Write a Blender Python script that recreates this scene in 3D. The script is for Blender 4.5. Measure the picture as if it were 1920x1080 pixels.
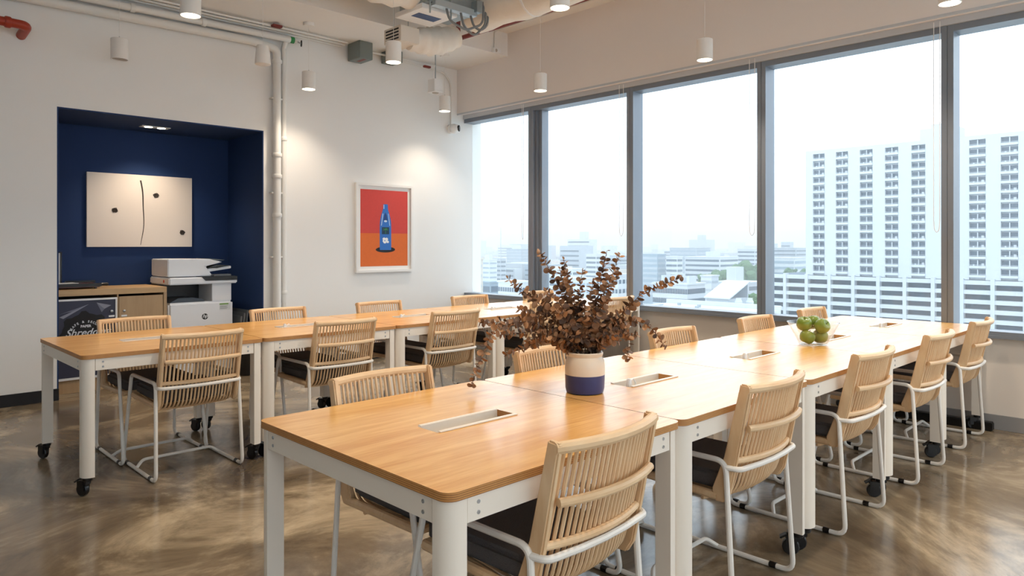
import bpy, bmesh, math, random
from mathutils import Vector, Matrix
scene = bpy.context.scene
for _o in list(bpy.data.objects):
    bpy.data.objects.remove(_o)
COL = scene.collection
R = random.Random(7)

# ------------------------------------------------------------------ camera
FPX, YAW, V0, ZC = 1329.08, math.radians(45.606), 459.55, 1.3127   # pixels refer to a 1920x1080 frame
cam = bpy.data.cameras.new('camera')
cam.sensor_width = 36.0
cam.lens = 36.0 * FPX / 1920.0
cam.shift_y = -(540.0 - V0) / 1920.0
cam.clip_start, cam.clip_end = 0.05, 9000.0
cam_ob = bpy.data.objects.new('camera', cam)
COL.objects.link(cam_ob)
cam_ob.location = (0, 0, ZC)
cam_ob.rotation_euler = (math.pi / 2, 0, YAW - math.pi / 2)
scene.camera = cam_ob

# ------------------------------------------------------------------ view, sky
vs = scene.view_settings
vs.view_transform = 'Standard'
vs.look = 'None'
vs.gamma = 1.0
vs.use_curve_mapping = False
vs.exposure = 0.5
SKY = 2.1
LAMP_W = 60.0
HAZE = 0.0008
world = bpy.data.worlds.new('overcast_sky')
scene.world = world
world.use_nodes = True
wn = world.node_tree.nodes
wl = world.node_tree.links
wn.clear()
w_out = wn.new('ShaderNodeOutputWorld')
w_bg = wn.new('ShaderNodeBackground')
w_tc = wn.new('ShaderNodeTexCoord')
w_no = wn.new('ShaderNodeTexNoise')
w_no.inputs['Scale'].default_value = 2.2
w_no.inputs['Detail'].default_value = 4
w_rm = wn.new('ShaderNodeValToRGB')
w_rm.color_ramp.elements[0].position = 0.3
w_rm.color_ramp.elements[0].color = (0.80, 0.90, 1.0, 1)
w_rm.color_ramp.elements[1].position = 0.75
w_rm.color_ramp.elements[1].color = (0.93, 0.98, 1.03, 1)
wl.new(w_tc.outputs['Generated'], w_no.inputs['Vector'])
wl.new(w_no.outputs['Fac'], w_rm.inputs['Fac'])
wl.new(w_rm.outputs['Color'], w_bg.inputs['Color'])
w_bg.inputs['Strength'].default_value = SKY
wl.new(w_bg.outputs['Background'], w_out.inputs['Surface'])

# ------------------------------------------------------------------ pixel -> place
CC, SS = math.cos(YAW), math.sin(YAW)
def on_z(u, v, z):
    d = FPX * (ZC - z) / (v - V0); r = (u - 960) / FPX * d
    return (d * CC + r * SS, d * SS - r * CC, z)
def on_x(u, v, X):
    t = (u - 960) / FPX; d = X / (CC + t * SS)
    return (X, d * SS - t * d * CC, ZC - (v - V0) * d / FPX)
def on_y(u, v, Y):
    t = (u - 960) / FPX; d = Y / (SS - t * CC)
    return (d * CC + t * d * SS, Y, ZC - (v - V0) * d / FPX)
def at_d(u, v, d):
    r = (u - 960) / FPX * d
    return (d * CC + r * SS, d * SS - r * CC, ZC - (v - V0) * d / FPX)

# ------------------------------------------------------------------ materials
def s2l(h):
    h = h.lstrip('#')
    o = []
    for i in (0, 2, 4):
        c = int(h[i:i + 2], 16) / 255.0
        o.append(c / 12.92 if c <= 0.04045 else ((c + 0.055) / 1.055) ** 2.4)
    return (o[0], o[1], o[2], 1.0)
def mat(name, col, rough=0.5, metal=0.0, spec=0.5, bump=0.0, bscale=60.0, var=0.0, vscale=3.0, coat=0.0, emit=0.0, emcol=None):
    m = bpy.data.materials.new(name)
    m.use_nodes = True
    nt = m.node_tree
    b = nt.nodes['Principled BSDF']
    c = s2l(col) if isinstance(col, str) else (col[0], col[1], col[2], 1.0)
    b.inputs['Base Color'].default_value = c
    b.inputs['Roughness'].default_value = rough
    b.inputs['Metallic'].default_value = metal
    b.inputs['Specular IOR Level'].default_value = spec
    b.inputs['Coat Weight'].default_value = coat
    if emit:
        b.inputs['Emission Color'].default_value = emcol or c
        b.inputs['Emission Strength'].default_value = emit
    if var or bump:
        tc = nt.nodes.new('ShaderNodeTexCoord')
    if var:
        n = nt.nodes.new('ShaderNodeTexNoise')
        n.inputs['Scale'].default_value = vscale
        n.inputs['Detail'].default_value = 5
        mx = nt.nodes.new('ShaderNodeMixRGB')
        mx.inputs[1].default_value = tuple(max(0, x * (1 - var)) for x in c[:3]) + (1,)
        mx.inputs[2].default_value = tuple(min(1, x * (1 + var)) for x in c[:3]) + (1,)
        nt.links.new(tc.outputs['Object'], n.inputs['Vector'])
        nt.links.new(n.outputs['Fac'], mx.inputs[0])
        nt.links.new(mx.outputs[0], b.inputs['Base Color'])
    if bump:
        n2 = nt.nodes.new('ShaderNodeTexNoise')
        n2.inputs['Scale'].default_value = bscale
        n2.inputs['Detail'].default_value = 3
        bp = nt.nodes.new('ShaderNodeBump')
        bp.inputs['Strength'].default_value = bump
        bp.inputs['Distance'].default_value = 0.01
        nt.links.new(tc.outputs['Object'], n2.inputs['Vector'])
        nt.links.new(n2.outputs['Fac'], bp.inputs['Height'])
        nt.links.new(bp.outputs['Normal'], b.inputs['Normal'])
    return m
def wood(name, dark, light, scale=(1.2, 16, 16), rough=0.35, coat=0.0, contrast=0.25, rand=True, ply=False):
    m = bpy.data.materials.new(name)
    m.use_nodes = True
    nt = m.node_tree
    N, L = nt.nodes, nt.links
    b = N['Principled BSDF']
    tc = N.new('ShaderNodeTexCoord')
    mp = N.new('ShaderNodeMapping')
    mp.inputs['Scale'].default_value = scale
    oi = N.new('ShaderNodeObjectInfo')
    ad = N.new('ShaderNodeVectorMath'); ad.operation = 'ADD'
    ml = N.new('ShaderNodeMath'); ml.operation = 'MULTIPLY'; ml.inputs[1].default_value = 40.0 if rand else 0.0
    cb = N.new('ShaderNodeCombineXYZ')
    L.new(tc.outputs['Object'], mp.inputs['Vector'])
    L.new(oi.outputs['Random'], ml.inputs[0])
    L.new(ml.outputs[0], cb.inputs['X']); L.new(ml.outputs[0], cb.inputs['Y'])
    L.new(mp.outputs['Vector'], ad.inputs[0]); L.new(cb.outputs[0], ad.inputs[1])
    n1 = N.new('ShaderNodeTexNoise'); n1.inputs['Scale'].default_value = 1.0; n1.inputs['Detail'].default_value = 6; n1.inputs['Distortion'].default_value = 1.2
    n2 = N.new('ShaderNodeTexNoise'); n2.inputs['Scale'].default_value = 7.0; n2.inputs['Detail'].default_value = 3; n2.inputs['Distortion'].default_value = 0.4
    L.new(ad.outputs[0], n1.inputs['Vector']); L.new(ad.outputs[0], n2.inputs['Vector'])
    av = N.new('ShaderNodeMath'); av.operation = 'MULTIPLY_ADD'; av.inputs[1].default_value = 0.35
    sc = N.new('ShaderNodeMath'); sc.operation = 'MULTIPLY'; sc.inputs[1].default_value = 0.65
    L.new(n1.outputs['Fac'], sc.inputs[0]); L.new(n2.outputs['Fac'], av.inputs[0]); L.new(sc.outputs[0], av.inputs[2])
    rp = N.new('ShaderNodeValToRGB')
    rp.color_ramp.elements[0].position = 0.5 - contrast; rp.color_ramp.elements[0].color = s2l(dark)
    rp.color_ramp.elements[1].position = 0.5 + contrast; rp.color_ramp.elements[1].color = s2l(light)
    L.new(av.outputs[0], rp.inputs['Fac'])
    if ply:                                            # thin darker glue lines between the veneers of the board edge
        sx = N.new('ShaderNodeSeparateXYZ'); L.new(tc.outputs['Object'], sx.inputs[0])
        wv = N.new('ShaderNodeMath'); wv.operation = 'MULTIPLY'; wv.inputs[1].default_value = 2 * math.pi / 0.0052
        sn = N.new('ShaderNodeMath'); sn.operation = 'SINE'
        gt = N.new('ShaderNodeMath'); gt.operation = 'GREATER_THAN'; gt.inputs[1].default_value = 0.55
        L.new(sx.outputs['Z'], wv.inputs[0]); L.new(wv.outputs[0], sn.inputs[0]); L.new(sn.outputs[0], gt.inputs[0])
        mx = N.new('ShaderNodeMixRGB'); mx.inputs[2].default_value = s2l('#8a5a33')
        L.new(gt.outputs[0], mx.inputs[0]); L.new(rp.outputs[0], mx.inputs[1]); L.new(mx.outputs[0], b.inputs['Base Color'])
    else:
        L.new(rp.outputs['Color'], b.inputs['Base Color'])
    b.inputs['Roughness'].default_value = rough
    b.inputs['Coat Weight'].default_value = coat
    b.inputs['Coat Roughness'].default_value = 0.2
    if coat:
        b.inputs['Specular IOR Level'].default_value = 0.45; b.inputs['Coat IOR'].default_value = 1.5
    bp = N.new('ShaderNodeBump'); bp.inputs['Strength'].default_value = 0.16 if coat else 0.06; bp.inputs['Distance'].default_value = 0.004
    L.new(av.outputs[0], bp.inputs['Height']); L.new(bp.outputs['Normal'], b.inputs['Normal'])
    return m
def thin_glass(name, tint, ior=1.45, rough=0.0):
    m = bpy.data.materials.new(name)
    m.use_nodes = True
    nt = m.node_tree
    nt.nodes.clear()
    o = nt.nodes.new('ShaderNodeOutputMaterial')
    t = nt.nodes.new('ShaderNodeBsdfTransparent'); t.inputs['Color'].default_value = tint
    g = nt.nodes.new('ShaderNodeBsdfGlossy'); g.inputs['Roughness'].default_value = rough
    fr = nt.nodes.new('ShaderNodeFresnel')
    ge = nt.nodes.new('ShaderNodeNewGeometry')          # both faces of the sheet reflect alike
    mr = nt.nodes.new('ShaderNodeMapRange'); mr.inputs['To Min'].default_value = ior; mr.inputs['To Max'].default_value = 1.0 / ior
    nt.links.new(ge.outputs['Backfacing'], mr.inputs['Value']); nt.links.new(mr.outputs[0], fr.inputs['IOR'])
    mx = nt.nodes.new('ShaderNodeMixShader')
    nt.links.new(fr.outputs[0], mx.inputs[0]); nt.links.new(t.outputs[0], mx.inputs[1]); nt.links.new(g.outputs[0], mx.inputs[2])
    nt.links.new(mx.outputs[0], o.inputs['Surface'])
    return m
def concrete():
    m = bpy.data.materials.new('polished_concrete')
    m.use_nodes = True
    nt = m.node_tree
    N, L = nt.nodes, nt.links
    b = N['Principled BSDF']
    tc = N.new('ShaderNodeTexCoord')
    n1 = N.new('ShaderNodeTexNoise'); n1.inputs['Scale'].default_value = 0.95; n1.inputs['Detail'].default_value = 9; n1.inputs['Roughness'].default_value = 0.68; n1.inputs['Distortion'].default_value = 1.6
    n2 = N.new('ShaderNodeTexNoise'); n2.inputs['Scale'].default_value = 2.3; n2.inputs['Detail'].default_value = 6; n2.inputs['Distortion'].default_value = 1.0
    L.new(tc.outputs['Object'], n1.inputs['Vector']); L.new(tc.outputs['Object'], n2.inputs['Vector'])
    r1 = N.new('ShaderNodeValToRGB')
    e = r1.color_ramp.elements
    e[0].position = 0.36; e[0].color = s2l('#5e5142')
    e[1].position = 0.66; e[1].color = s2l('#c4b296')
    k = e.new(0.5); k.color = s2l('#83745f')
    L.new(n1.outputs['Fac'], r1.inputs['Fac'])
    r2 = N.new('ShaderNodeValToRGB')
    r2.color_ramp.elements[0].position = 0.3; r2.color_ramp.elements[0].color = (0.72, 0.70, 0.68, 1)
    r2.color_ramp.elements[1].position = 0.7; r2.color_ramp.elements[1].color = (1.0, 1.0, 1.0, 1)
    L.new(n2.outputs['Fac'], r2.inputs['Fac'])
    mx = N.new('ShaderNodeMixRGB'); mx.blend_type = 'MULTIPLY'; mx.inputs[0].default_value = 0.85
    L.new(r1.outputs[0], mx.inputs[1]); L.new(r2.outputs[0], mx.inputs[2]); L.new(mx.outputs[0], b.inputs['Base Color'])
    rr = N.new('ShaderNodeMapRange'); rr.inputs['To Min'].default_value = 0.05; rr.inputs['To Max'].default_value = 0.28
    L.new(n2.outputs['Fac'], rr.inputs['Value']); L.new(rr.outputs[0], b.inputs['Roughness'])
    bp = N.new('ShaderNodeBump'); bp.inputs['Strength'].default_value = 0.05; bp.inputs['Distance'].default_value = 0.01
    L.new(n2.outputs['Fac'], bp.inputs['Height']); L.new(bp.outputs['Normal'], b.inputs['Normal'])
    return m

M = {}
M['white_wall'] = mat('white_wall_paint', '#f1efec', 0.85, bump=0.03, bscale=90)
M['shaded_wall'] = mat('shaded_white_wall_paint', '#e2d8cd', 0.85, bump=0.03, bscale=90)  # white wall paint, darkened to carry the shade below the windows
M['bulk_wall'] = mat('bulkhead_paint', '#efe8e3', 0.85, bump=0.03, bscale=90)
M['blue_wall'] = mat('navy_wall_paint', '#0d3060', 0.75, bump=0.03, bscale=90)
M['ceil'] = mat('white_ceiling_paint', '#efece8', 0.9, bump=0.05, bscale=30)
M['concrete'] = concrete()
M['black_skirt'] = mat('black_skirting', '#15151a', 0.5)
M['grey_skirt'] = mat('grey_skirting', '#8f8d8c', 0.5)
M['alu'] = mat('grey_window_aluminium', '#868d97', 0.38, metal=0.35)
M['alu_light'] = mat('pale_window_trim', '#c9ccd0', 0.45, metal=0.1)
M['glass'] = thin_glass('window_glass', (0.95, 0.985, 1.0, 1))
M['bowl_glass'] = thin_glass('bowl_glass', (0.97, 0.99, 0.985, 1), 1.5)
M['oak'] = wood('oak_veneer', '#dd9a45', '#f6c272', (1.3, 13, 13), 0.34, coat=0.6, contrast=0.14)
M['ply'] = wood('plywood_edge', '#bd8144', '#d59f60', (6, 6, 2), 0.5, ply=True)
M['rattan'] = wood('pale_rattan', '#d6ab7c', '#ecd0a9', (9, 9, 2.0), 0.42, contrast=0.25)
M['rattan_x'] = wood('pale_rattan_lengthwise', '#d6ab7c', '#ecd0a9', (2.0, 9, 9), 0.42, contrast=0.25)
M['cream_metal'] = mat('cream_powder_coat', '#f1e7d9', 0.38, bump=0.02, bscale=400)
M['chair_metal'] = mat('white_tube_metal', '#ece7df', 0.35)
M['cushion'] = mat('charcoal_fabric', '#5a5657', 0.95, bump=0.6, bscale=420, var=0.35, vscale=260)
M['black_plastic'] = mat('black_plastic', '#101012', 0.35)
M['steel'] = mat('brushed_steel', '#b9bcc0', 0.3, metal=0.9)
M['dark_hole'] = mat('dark_recess', '#2a2b2e', 0.7)
M['white_plastic'] = mat('white_plastic', '#f0efee', 0.35)
M['pend_white'] = mat('white_pendant_paint', '#eeeae5', 0.55)
M['lamp_on'] = mat('lit_lamp_diffuser', '#fff2d8', 0.5, emit=9.0, emcol=(1.0, 0.86, 0.66, 1))
M['lamp_off'] = mat('unlit_lamp_diffuser', '#b9aFA4', 0.5)
M['red_pipe'] = mat('red_sprinkler_paint', '#a3341c', 0.4)
M['darkred'] = mat('dark_red_pipe_paint', '#7d2f2a', 0.5)
M['white_pipe'] = mat('white_pipe_paint', '#e9e6e1', 0.45)
M['galv'] = mat('galvanised_steel', '#9aa4a8', 0.45, metal=0.5, var=0.12, vscale=30)
M['grey_box'] = mat('grey_junction_box', '#7b8380', 0.55)
M['insul'] = mat('cloth_duct_insulation', '#f0e9df', 0.9, bump=0.9, bscale=9, var=0.08, vscale=6)
M['hose'] = mat('grey_flexible_hose', '#7e8183', 0.5)
M['label_blue'] = mat('blue_label', '#2b4778', 0.5)
M['green'] = mat('green_valve', '#2f8a4b', 0.5)

# ------------------------------------------------------------------ mesh builder
def fillet(pts, rad, n=5, closed=False):
    pts = [Vector(p) for p in pts]
    out = []
    N = len(pts)
    for i, p in enumerate(pts):
        if not closed and i in (0, N - 1):
            out.append(p); continue
        a, c = pts[i - 1], pts[(i + 1) % N]
        da, dc = (a - p), (c - p)
        la, lc = da.length, dc.length
        da.normalize(); dc.normalize()
        ang = da.angle(dc)
        if ang > 3.1:
            out.append(p); continue
        t = min(rad / math.tan(ang / 2), la * 0.49, lc * 0.49)
        p0, p1 = p + da * t, p + dc * t
        for k in range(n + 1):
            s = k / n
            out.append(p0 * (1 - s) ** 2 + p * 2 * s * (1 - s) + p1 * s * s)
    return out
class MB:
    def __init__(self):
        self.v, self.f, self.mi, self.cur = [], [], [], 0
    def add(self, vs_, fs_):
        o = len(self.v)
        self.v += [tuple(p) for p in vs_]
        for f in fs_:
            self.f.append([i + o for i in f]); self.mi.append(self.cur)
        return self
    def m(self, i):
        self.cur = i; return self
    def box(self, x0, x1, y0, y1, z0, z1, mtx=None):
        vs_ = [Vector((x, y, z)) for z in (z0, z1) for y in (y0, y1) for x in (x0, x1)]
        if mtx: vs_ = [mtx @ p for p in vs_]
        return self.add(vs_, [(0, 2, 3, 1), (4, 5, 7, 6), (0, 1, 5, 4), (2, 6, 7, 3), (0, 4, 6, 2), (1, 3, 7, 5)])
    def tube(self, pts, r, seg=8, closed=False, caps=True):
        pts = [Vector(p) for p in pts]
        n = len(pts)
        rs = r if isinstance(r, (list, tuple)) else [r] * n
        tang = []
        for i in range(n):
            if closed: t = pts[(i + 1) % n] - pts[i - 1]
            else: t = pts[min(i + 1, n - 1)] - pts[max(i - 1, 0)]
            tang.append(t.normalized() if t.length > 1e-9 else Vector((0, 0, 1)))
        up = Vector((0, 0, 1)) if abs(tang[0].z) < 0.9 else Vector((1, 0, 0))
        nrm = (up - tang[0] * up.dot(tang[0])).normalized()
        vs_ = []
        for i in range(n):
            nrm = (nrm - tang[i] * nrm.dot(tang[i])).normalized()
            bn = tang[i].cross(nrm)
            for k in range(seg):
                a = 2 * math.pi * k / seg
                vs_.append(pts[i] + (nrm * math.cos(a) + bn * math.sin(a)) * rs[i])
        fs_ = []
        for i in range(n if closed else n - 1):
            j = (i + 1) % n
            for k in range(seg):
                l = (k + 1) % seg
                fs_.append((i * seg + k, i * seg + l, j * seg + l, j * seg + k))
        if caps and not closed:
            fs_.append(tuple(reversed(range(seg)))); fs_.append(tuple(range((n - 1) * seg, n * seg)))
        return self.add(vs_, fs_)
    def lathe(self, prof, seg=24, c=(0, 0, 0), cap0=True, cap1=True, axis='z'):
        vs_ = []
        for r, z in prof:
            for k in range(seg):
                a = 2 * math.pi * k / seg
                p = (r * math.cos(a), r * math.sin(a), z)
                if axis == 'x': p = (p[2], p[0], p[1])
                elif axis == 'y': p = (p[1], p[2], p[0])
                vs_.append((p[0] + c[0], p[1] + c[1], p[2] + c[2]))
        fs_ = []
        for i in range(len(prof) - 1):
            for k in range(seg):
                l = (k + 1) % seg
                fs_.append((i * seg + k, i * seg + l, (i + 1) * seg + l, (i + 1) * seg + k))
        if cap0: fs_.append(tuple(reversed(range(seg))))
        if cap1: fs_.append(tuple(range((len(prof) - 1) * seg, len(prof) * seg)))
        return self.add(vs_, fs_)
    def prism(self, poly, a, b, plane='xy'):
        n = len(poly)
        def P(p, t):
            if plane == 'xy': return (p[0], p[1], t)
            if plane == 'xz': return (p[0], t, p[1])
            return (t, p[0], p[1])
        vs_ = [P(p, a) for p in poly] + [P(p, b) for p in poly]
        fs_ = [tuple(reversed(range(n))), tuple(range(n, 2 * n))]
        for i in range(n):
            j = (i + 1) % n
            fs_.append((i, j, n + j, n + i))
        return self.add(vs_, fs_)
    def mesh(self, name, mats, bevel=0.0, smooth=35, segs=2):
        me = bpy.data.meshes.new(name)
        me.from_pydata(self.v, [], self.f)
        for x in (mats if isinstance(mats, (list, tuple)) else [mats]):
            me.materials.append(x)
        me.polygons.foreach_set('material_index', self.mi)
        bm = bmesh.new(); bm.from_mesh(me)
        bmesh.ops.recalc_face_normals(bm, faces=bm.faces)
        if bevel:
            ed = [e for e in bm.edges if len(e.link_faces) == 2 and e.calc_face_angle(0) > 0.6]
            bmesh.ops.bevel(bm, geom=ed, offset=bevel, segments=segs, affect='EDGES', clamp_overlap=True)
        bm.to_mesh(me); bm.free()
        if smooth:
            me.polygons.foreach_set('use_smooth', [True] * len(me.polygons))
            me.set_sharp_from_angle(angle=math.radians(smooth))
        return me
    def build(self, name, mats, parent=None, loc=(0, 0, 0), rot=(0, 0, 0), **kw):
        return link(name, self.mesh(name, mats, **kw), parent, loc, rot)
def link(name, me, parent=None, loc=(0, 0, 0), rot=(0, 0, 0)):
    o = bpy.data.objects.new(name, me)
    COL.objects.link(o)
    o.location = loc; o.rotation_euler = rot
    if parent: o.parent = parent
    return o
def tag(o, label=None, cat=None, group=None, kind=None):
    if label: o['label'] = label
    if cat: o['category'] = cat
    if group: o['group'] = group
    if kind: o['kind'] = kind
    return o
def thing(name, label, cat, loc=(0, 0, 0), rz=0.0, group=None):
    o = bpy.data.objects.new(name, None)
    COL.objects.link(o)
    o.empty_display_size = 0.1
    o.location = loc; o.rotation_euler = (0, 0, rz)
    return tag(o, label, cat, group)
def copy_tree(o, parent=None):
    c = o.copy(); COL.objects.link(c)
    if parent: c.parent = parent
    for ch in list(o.children):
        copy_tree(ch, c)
    return c
def text_mesh(body, size, shear=0.0, extrude=0.0006, bold=0.0):
    cu = bpy.data.curves.new('lettering', 'FONT')
    cu.body = body; cu.size = size; cu.shear = shear; cu.extrude = extrude; cu.offset = bold
    cu.align_x = 'CENTER'; cu.align_y = 'CENTER'
    cu.resolution_u = 3
    t = bpy.data.objects.new('lettering', cu)
    COL.objects.link(t)
    bpy.context.view_layer.update()
    me = bpy.data.meshes.new_from_object(t.evaluated_get(bpy.context.evaluated_depsgraph_get()))
    bpy.data.objects.remove(t)
    return me
def text(name, body, size, material, parent, loc, rot=(math.pi / 2, 0, 0), shear=0.0, bold=0.0):
    me = text_mesh(body, size, shear, 0.0006, bold)
    me.materials.clear(); me.materials.append(material)
    return link(name, me, parent, loc, rot)

# ================================================================== the room
XW, YB, ZCEIL = 6.0, 6.97, 3.82          # window wall, alcove wall, slab
NX0, NX1, NZ, NY = 1.455, 3.25, 2.472, 7.82   # the blue alcove
XL, YN = -3.0, -3.0
def struct(o):
    o['kind'] = 'structure'; return o
struct(MB().box(XL - .2, 6.25, YN - .2, NY + .2, -.12, 0).build('floor', M['concrete'], smooth=0))
struct(MB().box(XL - .2, 6.25, YN - .2, YB + .2, ZCEIL, ZCEIL + .12).build('ceiling', M['ceil'], smooth=0))
struct(MB().box(XL - .15, 6.25, YB - .93, YB, 3.549, ZCEIL).build('trim_1', M['ceil'], smooth=0))
w = MB()
w.box(XL - .2, NX0 - .012, YB, YB + .15, 0, ZCEIL)
w.box(NX1 + .012, 6.25, YB, YB + .15, 0, ZCEIL)
w.box(NX0 - .012, NX1 + .012, YB, YB + .15, NZ + .012, ZCEIL)
struct(w.build('wall_back', M['white_wall'], smooth=0))
w = MB()
w.box(NX0 - .1, NX0, YB + .0005, NY + .1, 0, NZ + .1)
w.box(NX1, NX1 + .1, YB + .0005, NY + .1, 0, NZ + .1)
w.box(NX0, NX1, YB + .0005, NY + .1, NZ, NZ + .1)
w.box(NX0, NX1, NY, NY + .1, 0, NZ)
struct(w.build('wall_alcove', M['blue_wall'], smooth=0))
struct(MB().box(XL - .15, XL, YN, YB, 0, ZCEIL).build('wall_left', M['white_wall'], smooth=0))
w = MB()
w.box(XL - .15, 6.25, YN - .15, YN, 0, .652); w.box(XL - .15, 6.25, YN - .15, YN, 2.935, ZCEIL)
struct(w.build('wall_near', M['white_wall'], smooth=0))
for i in range(6):                                     # unseen second window front, added behind the camera to let in more daylight
    xa, xb = XL + 1.5 * i, XL + 1.5 * (i + 1)
    f = MB()
    f.box(xa, xb, YN - .13, YN, 2.885, 2.935); f.box(xa, xb, YN - .13, YN, .652, .70); f.box(xa, xa + .08, YN - .13, YN, .70, 2.885)
    if i == 5: f.box(xb - .08, xb, YN - .13, YN, .70, 2.885)
    wo = struct(f.build('window_%d' % (i + 8), M['alu'], smooth=0))
    MB().box(xa + .08, xb - (.08 if i == 5 else 0), YN - .09, YN - .082, .70, 2.885).build('window_pane', M['glass'], wo, smooth=0)
struct(MB().box(XW, XW + .2, YN, YB, 0, .652).build('wall_window', M['shaded_wall'], smooth=0))
w = MB()
w.box(5.84, 6.25, YN, YB, 2.985, ZCEIL)
struct(w.build('wall_bulkhead', M['bulk_wall'], smooth=0))
w = MB()
w.box(5.838, 5.852, YN, YB, 2.972, 2.992)
w.box(5.94, 5.97, YN, YB, 2.934, 2.986)
struct(w.build('trim_2', M['alu_light'], smooth=0))
struct(MB().box(XL, NX0, YB - .014, YB, 0, .10).build('baseboard_back', M['black_skirt'], bevel=.002))
struct(MB().box(NX1, 5.99, YB - .014, YB, 0, .10).build('baseboard_corner', M['black_skirt'], bevel=.002))
struct(MB().box(XW - .014, XW, YN, YB - .015, 0, .105).build('baseboard_window', M['grey_skirt'], bevel=.002))

# windows: each has its frame (head, sill, one mullion) and its pane
MUL = [6.97, 5.775, 4.357, 2.937, 1.492, .06, -1.37, -2.96]
for i in range(len(MUL) - 1):
    ya, yb = MUL[i + 1], MUL[i]
    f = MB()
    f.box(5.96, 6.13, ya + .0405, yb - (.0405 if i else 0), 2.885, 2.935)      # head
    f.box(5.96, 6.13, ya + .0405, yb - (.0405 if i else 0), .655, .70)         # bottom rail
    f.box(5.945, 5.965, ya + .0405, yb - (.0405 if i else 0), .652, .672)      # sill nose
    f.box(5.96, 6.13, ya - .040, ya - .0015, .655, 2.935)                      # mullion halves
    f.box(5.96, 6.13, ya + .0015, ya + .040, .655, 2.935)
    f.box(5.972, 6.13, ya - .002, ya + .002, .655, 2.935)
    if i == 0:
        f.box(5.99, 6.13, ya - .075, ya - .042, .70, 2.885)
        f.box(6.02, 6.13, ya - .125, ya - .075, .70, 2.885)
    wo = struct(f.build('window_%d' % (i + 1), M['alu'], smooth=0))
    MB().box(6.1, 6.108, ya + .04, yb - .002, .70, 2.885).build('window_pane', M['glass'], wo, smooth=0)

# ================================================================== tables
TW, TL, TH = .9835, .9825, .74
SL = (-.17, .17, -.05, .05)
def rrect(x0, x1, y0, y1, r, n=6):
    out = []
    for cx, cy, a0 in ((x1 - r, y1 - r, 0), (x0 + r, y1 - r, 90), (x0 + r, y0 + r, 180), (x1 - r, y0 + r, 270)):
        for k in range(n + 1):
            a = math.radians(a0 + 90 * k / n)
            out.append((cx + r * math.cos(a), cy + r * math.sin(a)))
    return out
def tabletop_mesh():
    bm = bmesh.new()
    outer = rrect(-TL / 2, TL / 2, -TW / 2, TW / 2, .035)
    inner = [(SL[0], SL[2]), (SL[1], SL[2]), (SL[1], SL[3]), (SL[0], SL[3])]
    z1, z0 = TH, TH - .022
    loops = []
    for z in (z1, z0):
        es = []
        vv = []
        for poly in (outer, inner):
            vl = [bm.verts.new((p[0], p[1], z)) for p in poly]
            vv.append(vl)
            for k in range(len(vl)):
                es.append(bm.edges.new((vl[k], vl[(k + 1) % len(vl)])))
        bmesh.ops.triangle_fill(bm, use_beauty=True, use_dissolve=False, edges=es)
        loops.append(vv)
    for li in (0, 1):
        a, b = loops[0][li], loops[1][li]
        for k in range(len(a)):
            j = (k + 1) % len(a)
            f = bm.faces.new((a[k], a[j], b[j], b[k])); f.material_index = 1
    bmesh.ops.recalc_face_normals(bm, faces=bm.faces)
    me = bpy.data.meshes.new('tabletop')
    bm.to_mesh(me); bm.free()
    me.materials.append(M['oak']); me.materials.append(M['ply'])
    me.polygons.foreach_set('use_smooth', [True] * len(me.polygons))
    me.set_sharp_from_angle(angle=math.radians(35))
    return me
def leg_poly(sx, sy):
    # a square post whose outer corner is one big quarter round
    x, y, w_, r = TL / 2 - .004, TW / 2 - .004, .058, .045
    pts = [(x - w_, y - w_), (x, y - w_)]
    for k in range(8):
        a = math.radians(90 * k / 7)
        pts.append((x - r + r * math.cos(a), y - r + r * math.sin(a)))
    pts.append((x - w_, y))
    pts = [(p[0] * sx, p[1] * sy) for p in pts]
    return pts if sx * sy > 0 else pts[::-1]
def castor_parts(parent, x, y, ang):
    cz = bpy.data.objects.new('castor', MB().lathe([(.012, .075), (.022, .08), (.024, .104)], 12).box(-.006, .04, -.018, .018, .062, .083).box(.006, .05, -.021, -.016, .03, .083).box(.006, .05, .016, .021, .03, .083).mesh('castor', M['black_plastic'], bevel=.002))
    COL.objects.link(cz); cz.parent = parent; cz.location = (x, y, 0); cz.rotation_euler = (0, 0, ang)
    wh = MB().lathe([(.02, -.013), (.031, -.013), (.035, -.008), (.035, .008), (.031, .013), (.02, .013)], 20, c=(.03, 0, .0352), axis='y')
    wh.m(1).lathe([(.006, -.0155), (.006, .0155)], 8, c=(.03, 0, .0352), axis='y')
    wh.build('wheel', [M['black_plastic'], M['steel']], cz)
    MB().box(-.016, .016, -.017, .017, -.004, .004).build('brake_lever', M['black_plastic'], cz, (.06, 0, .078), (0, .55, 0), bevel=.002)
    return cz
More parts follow.
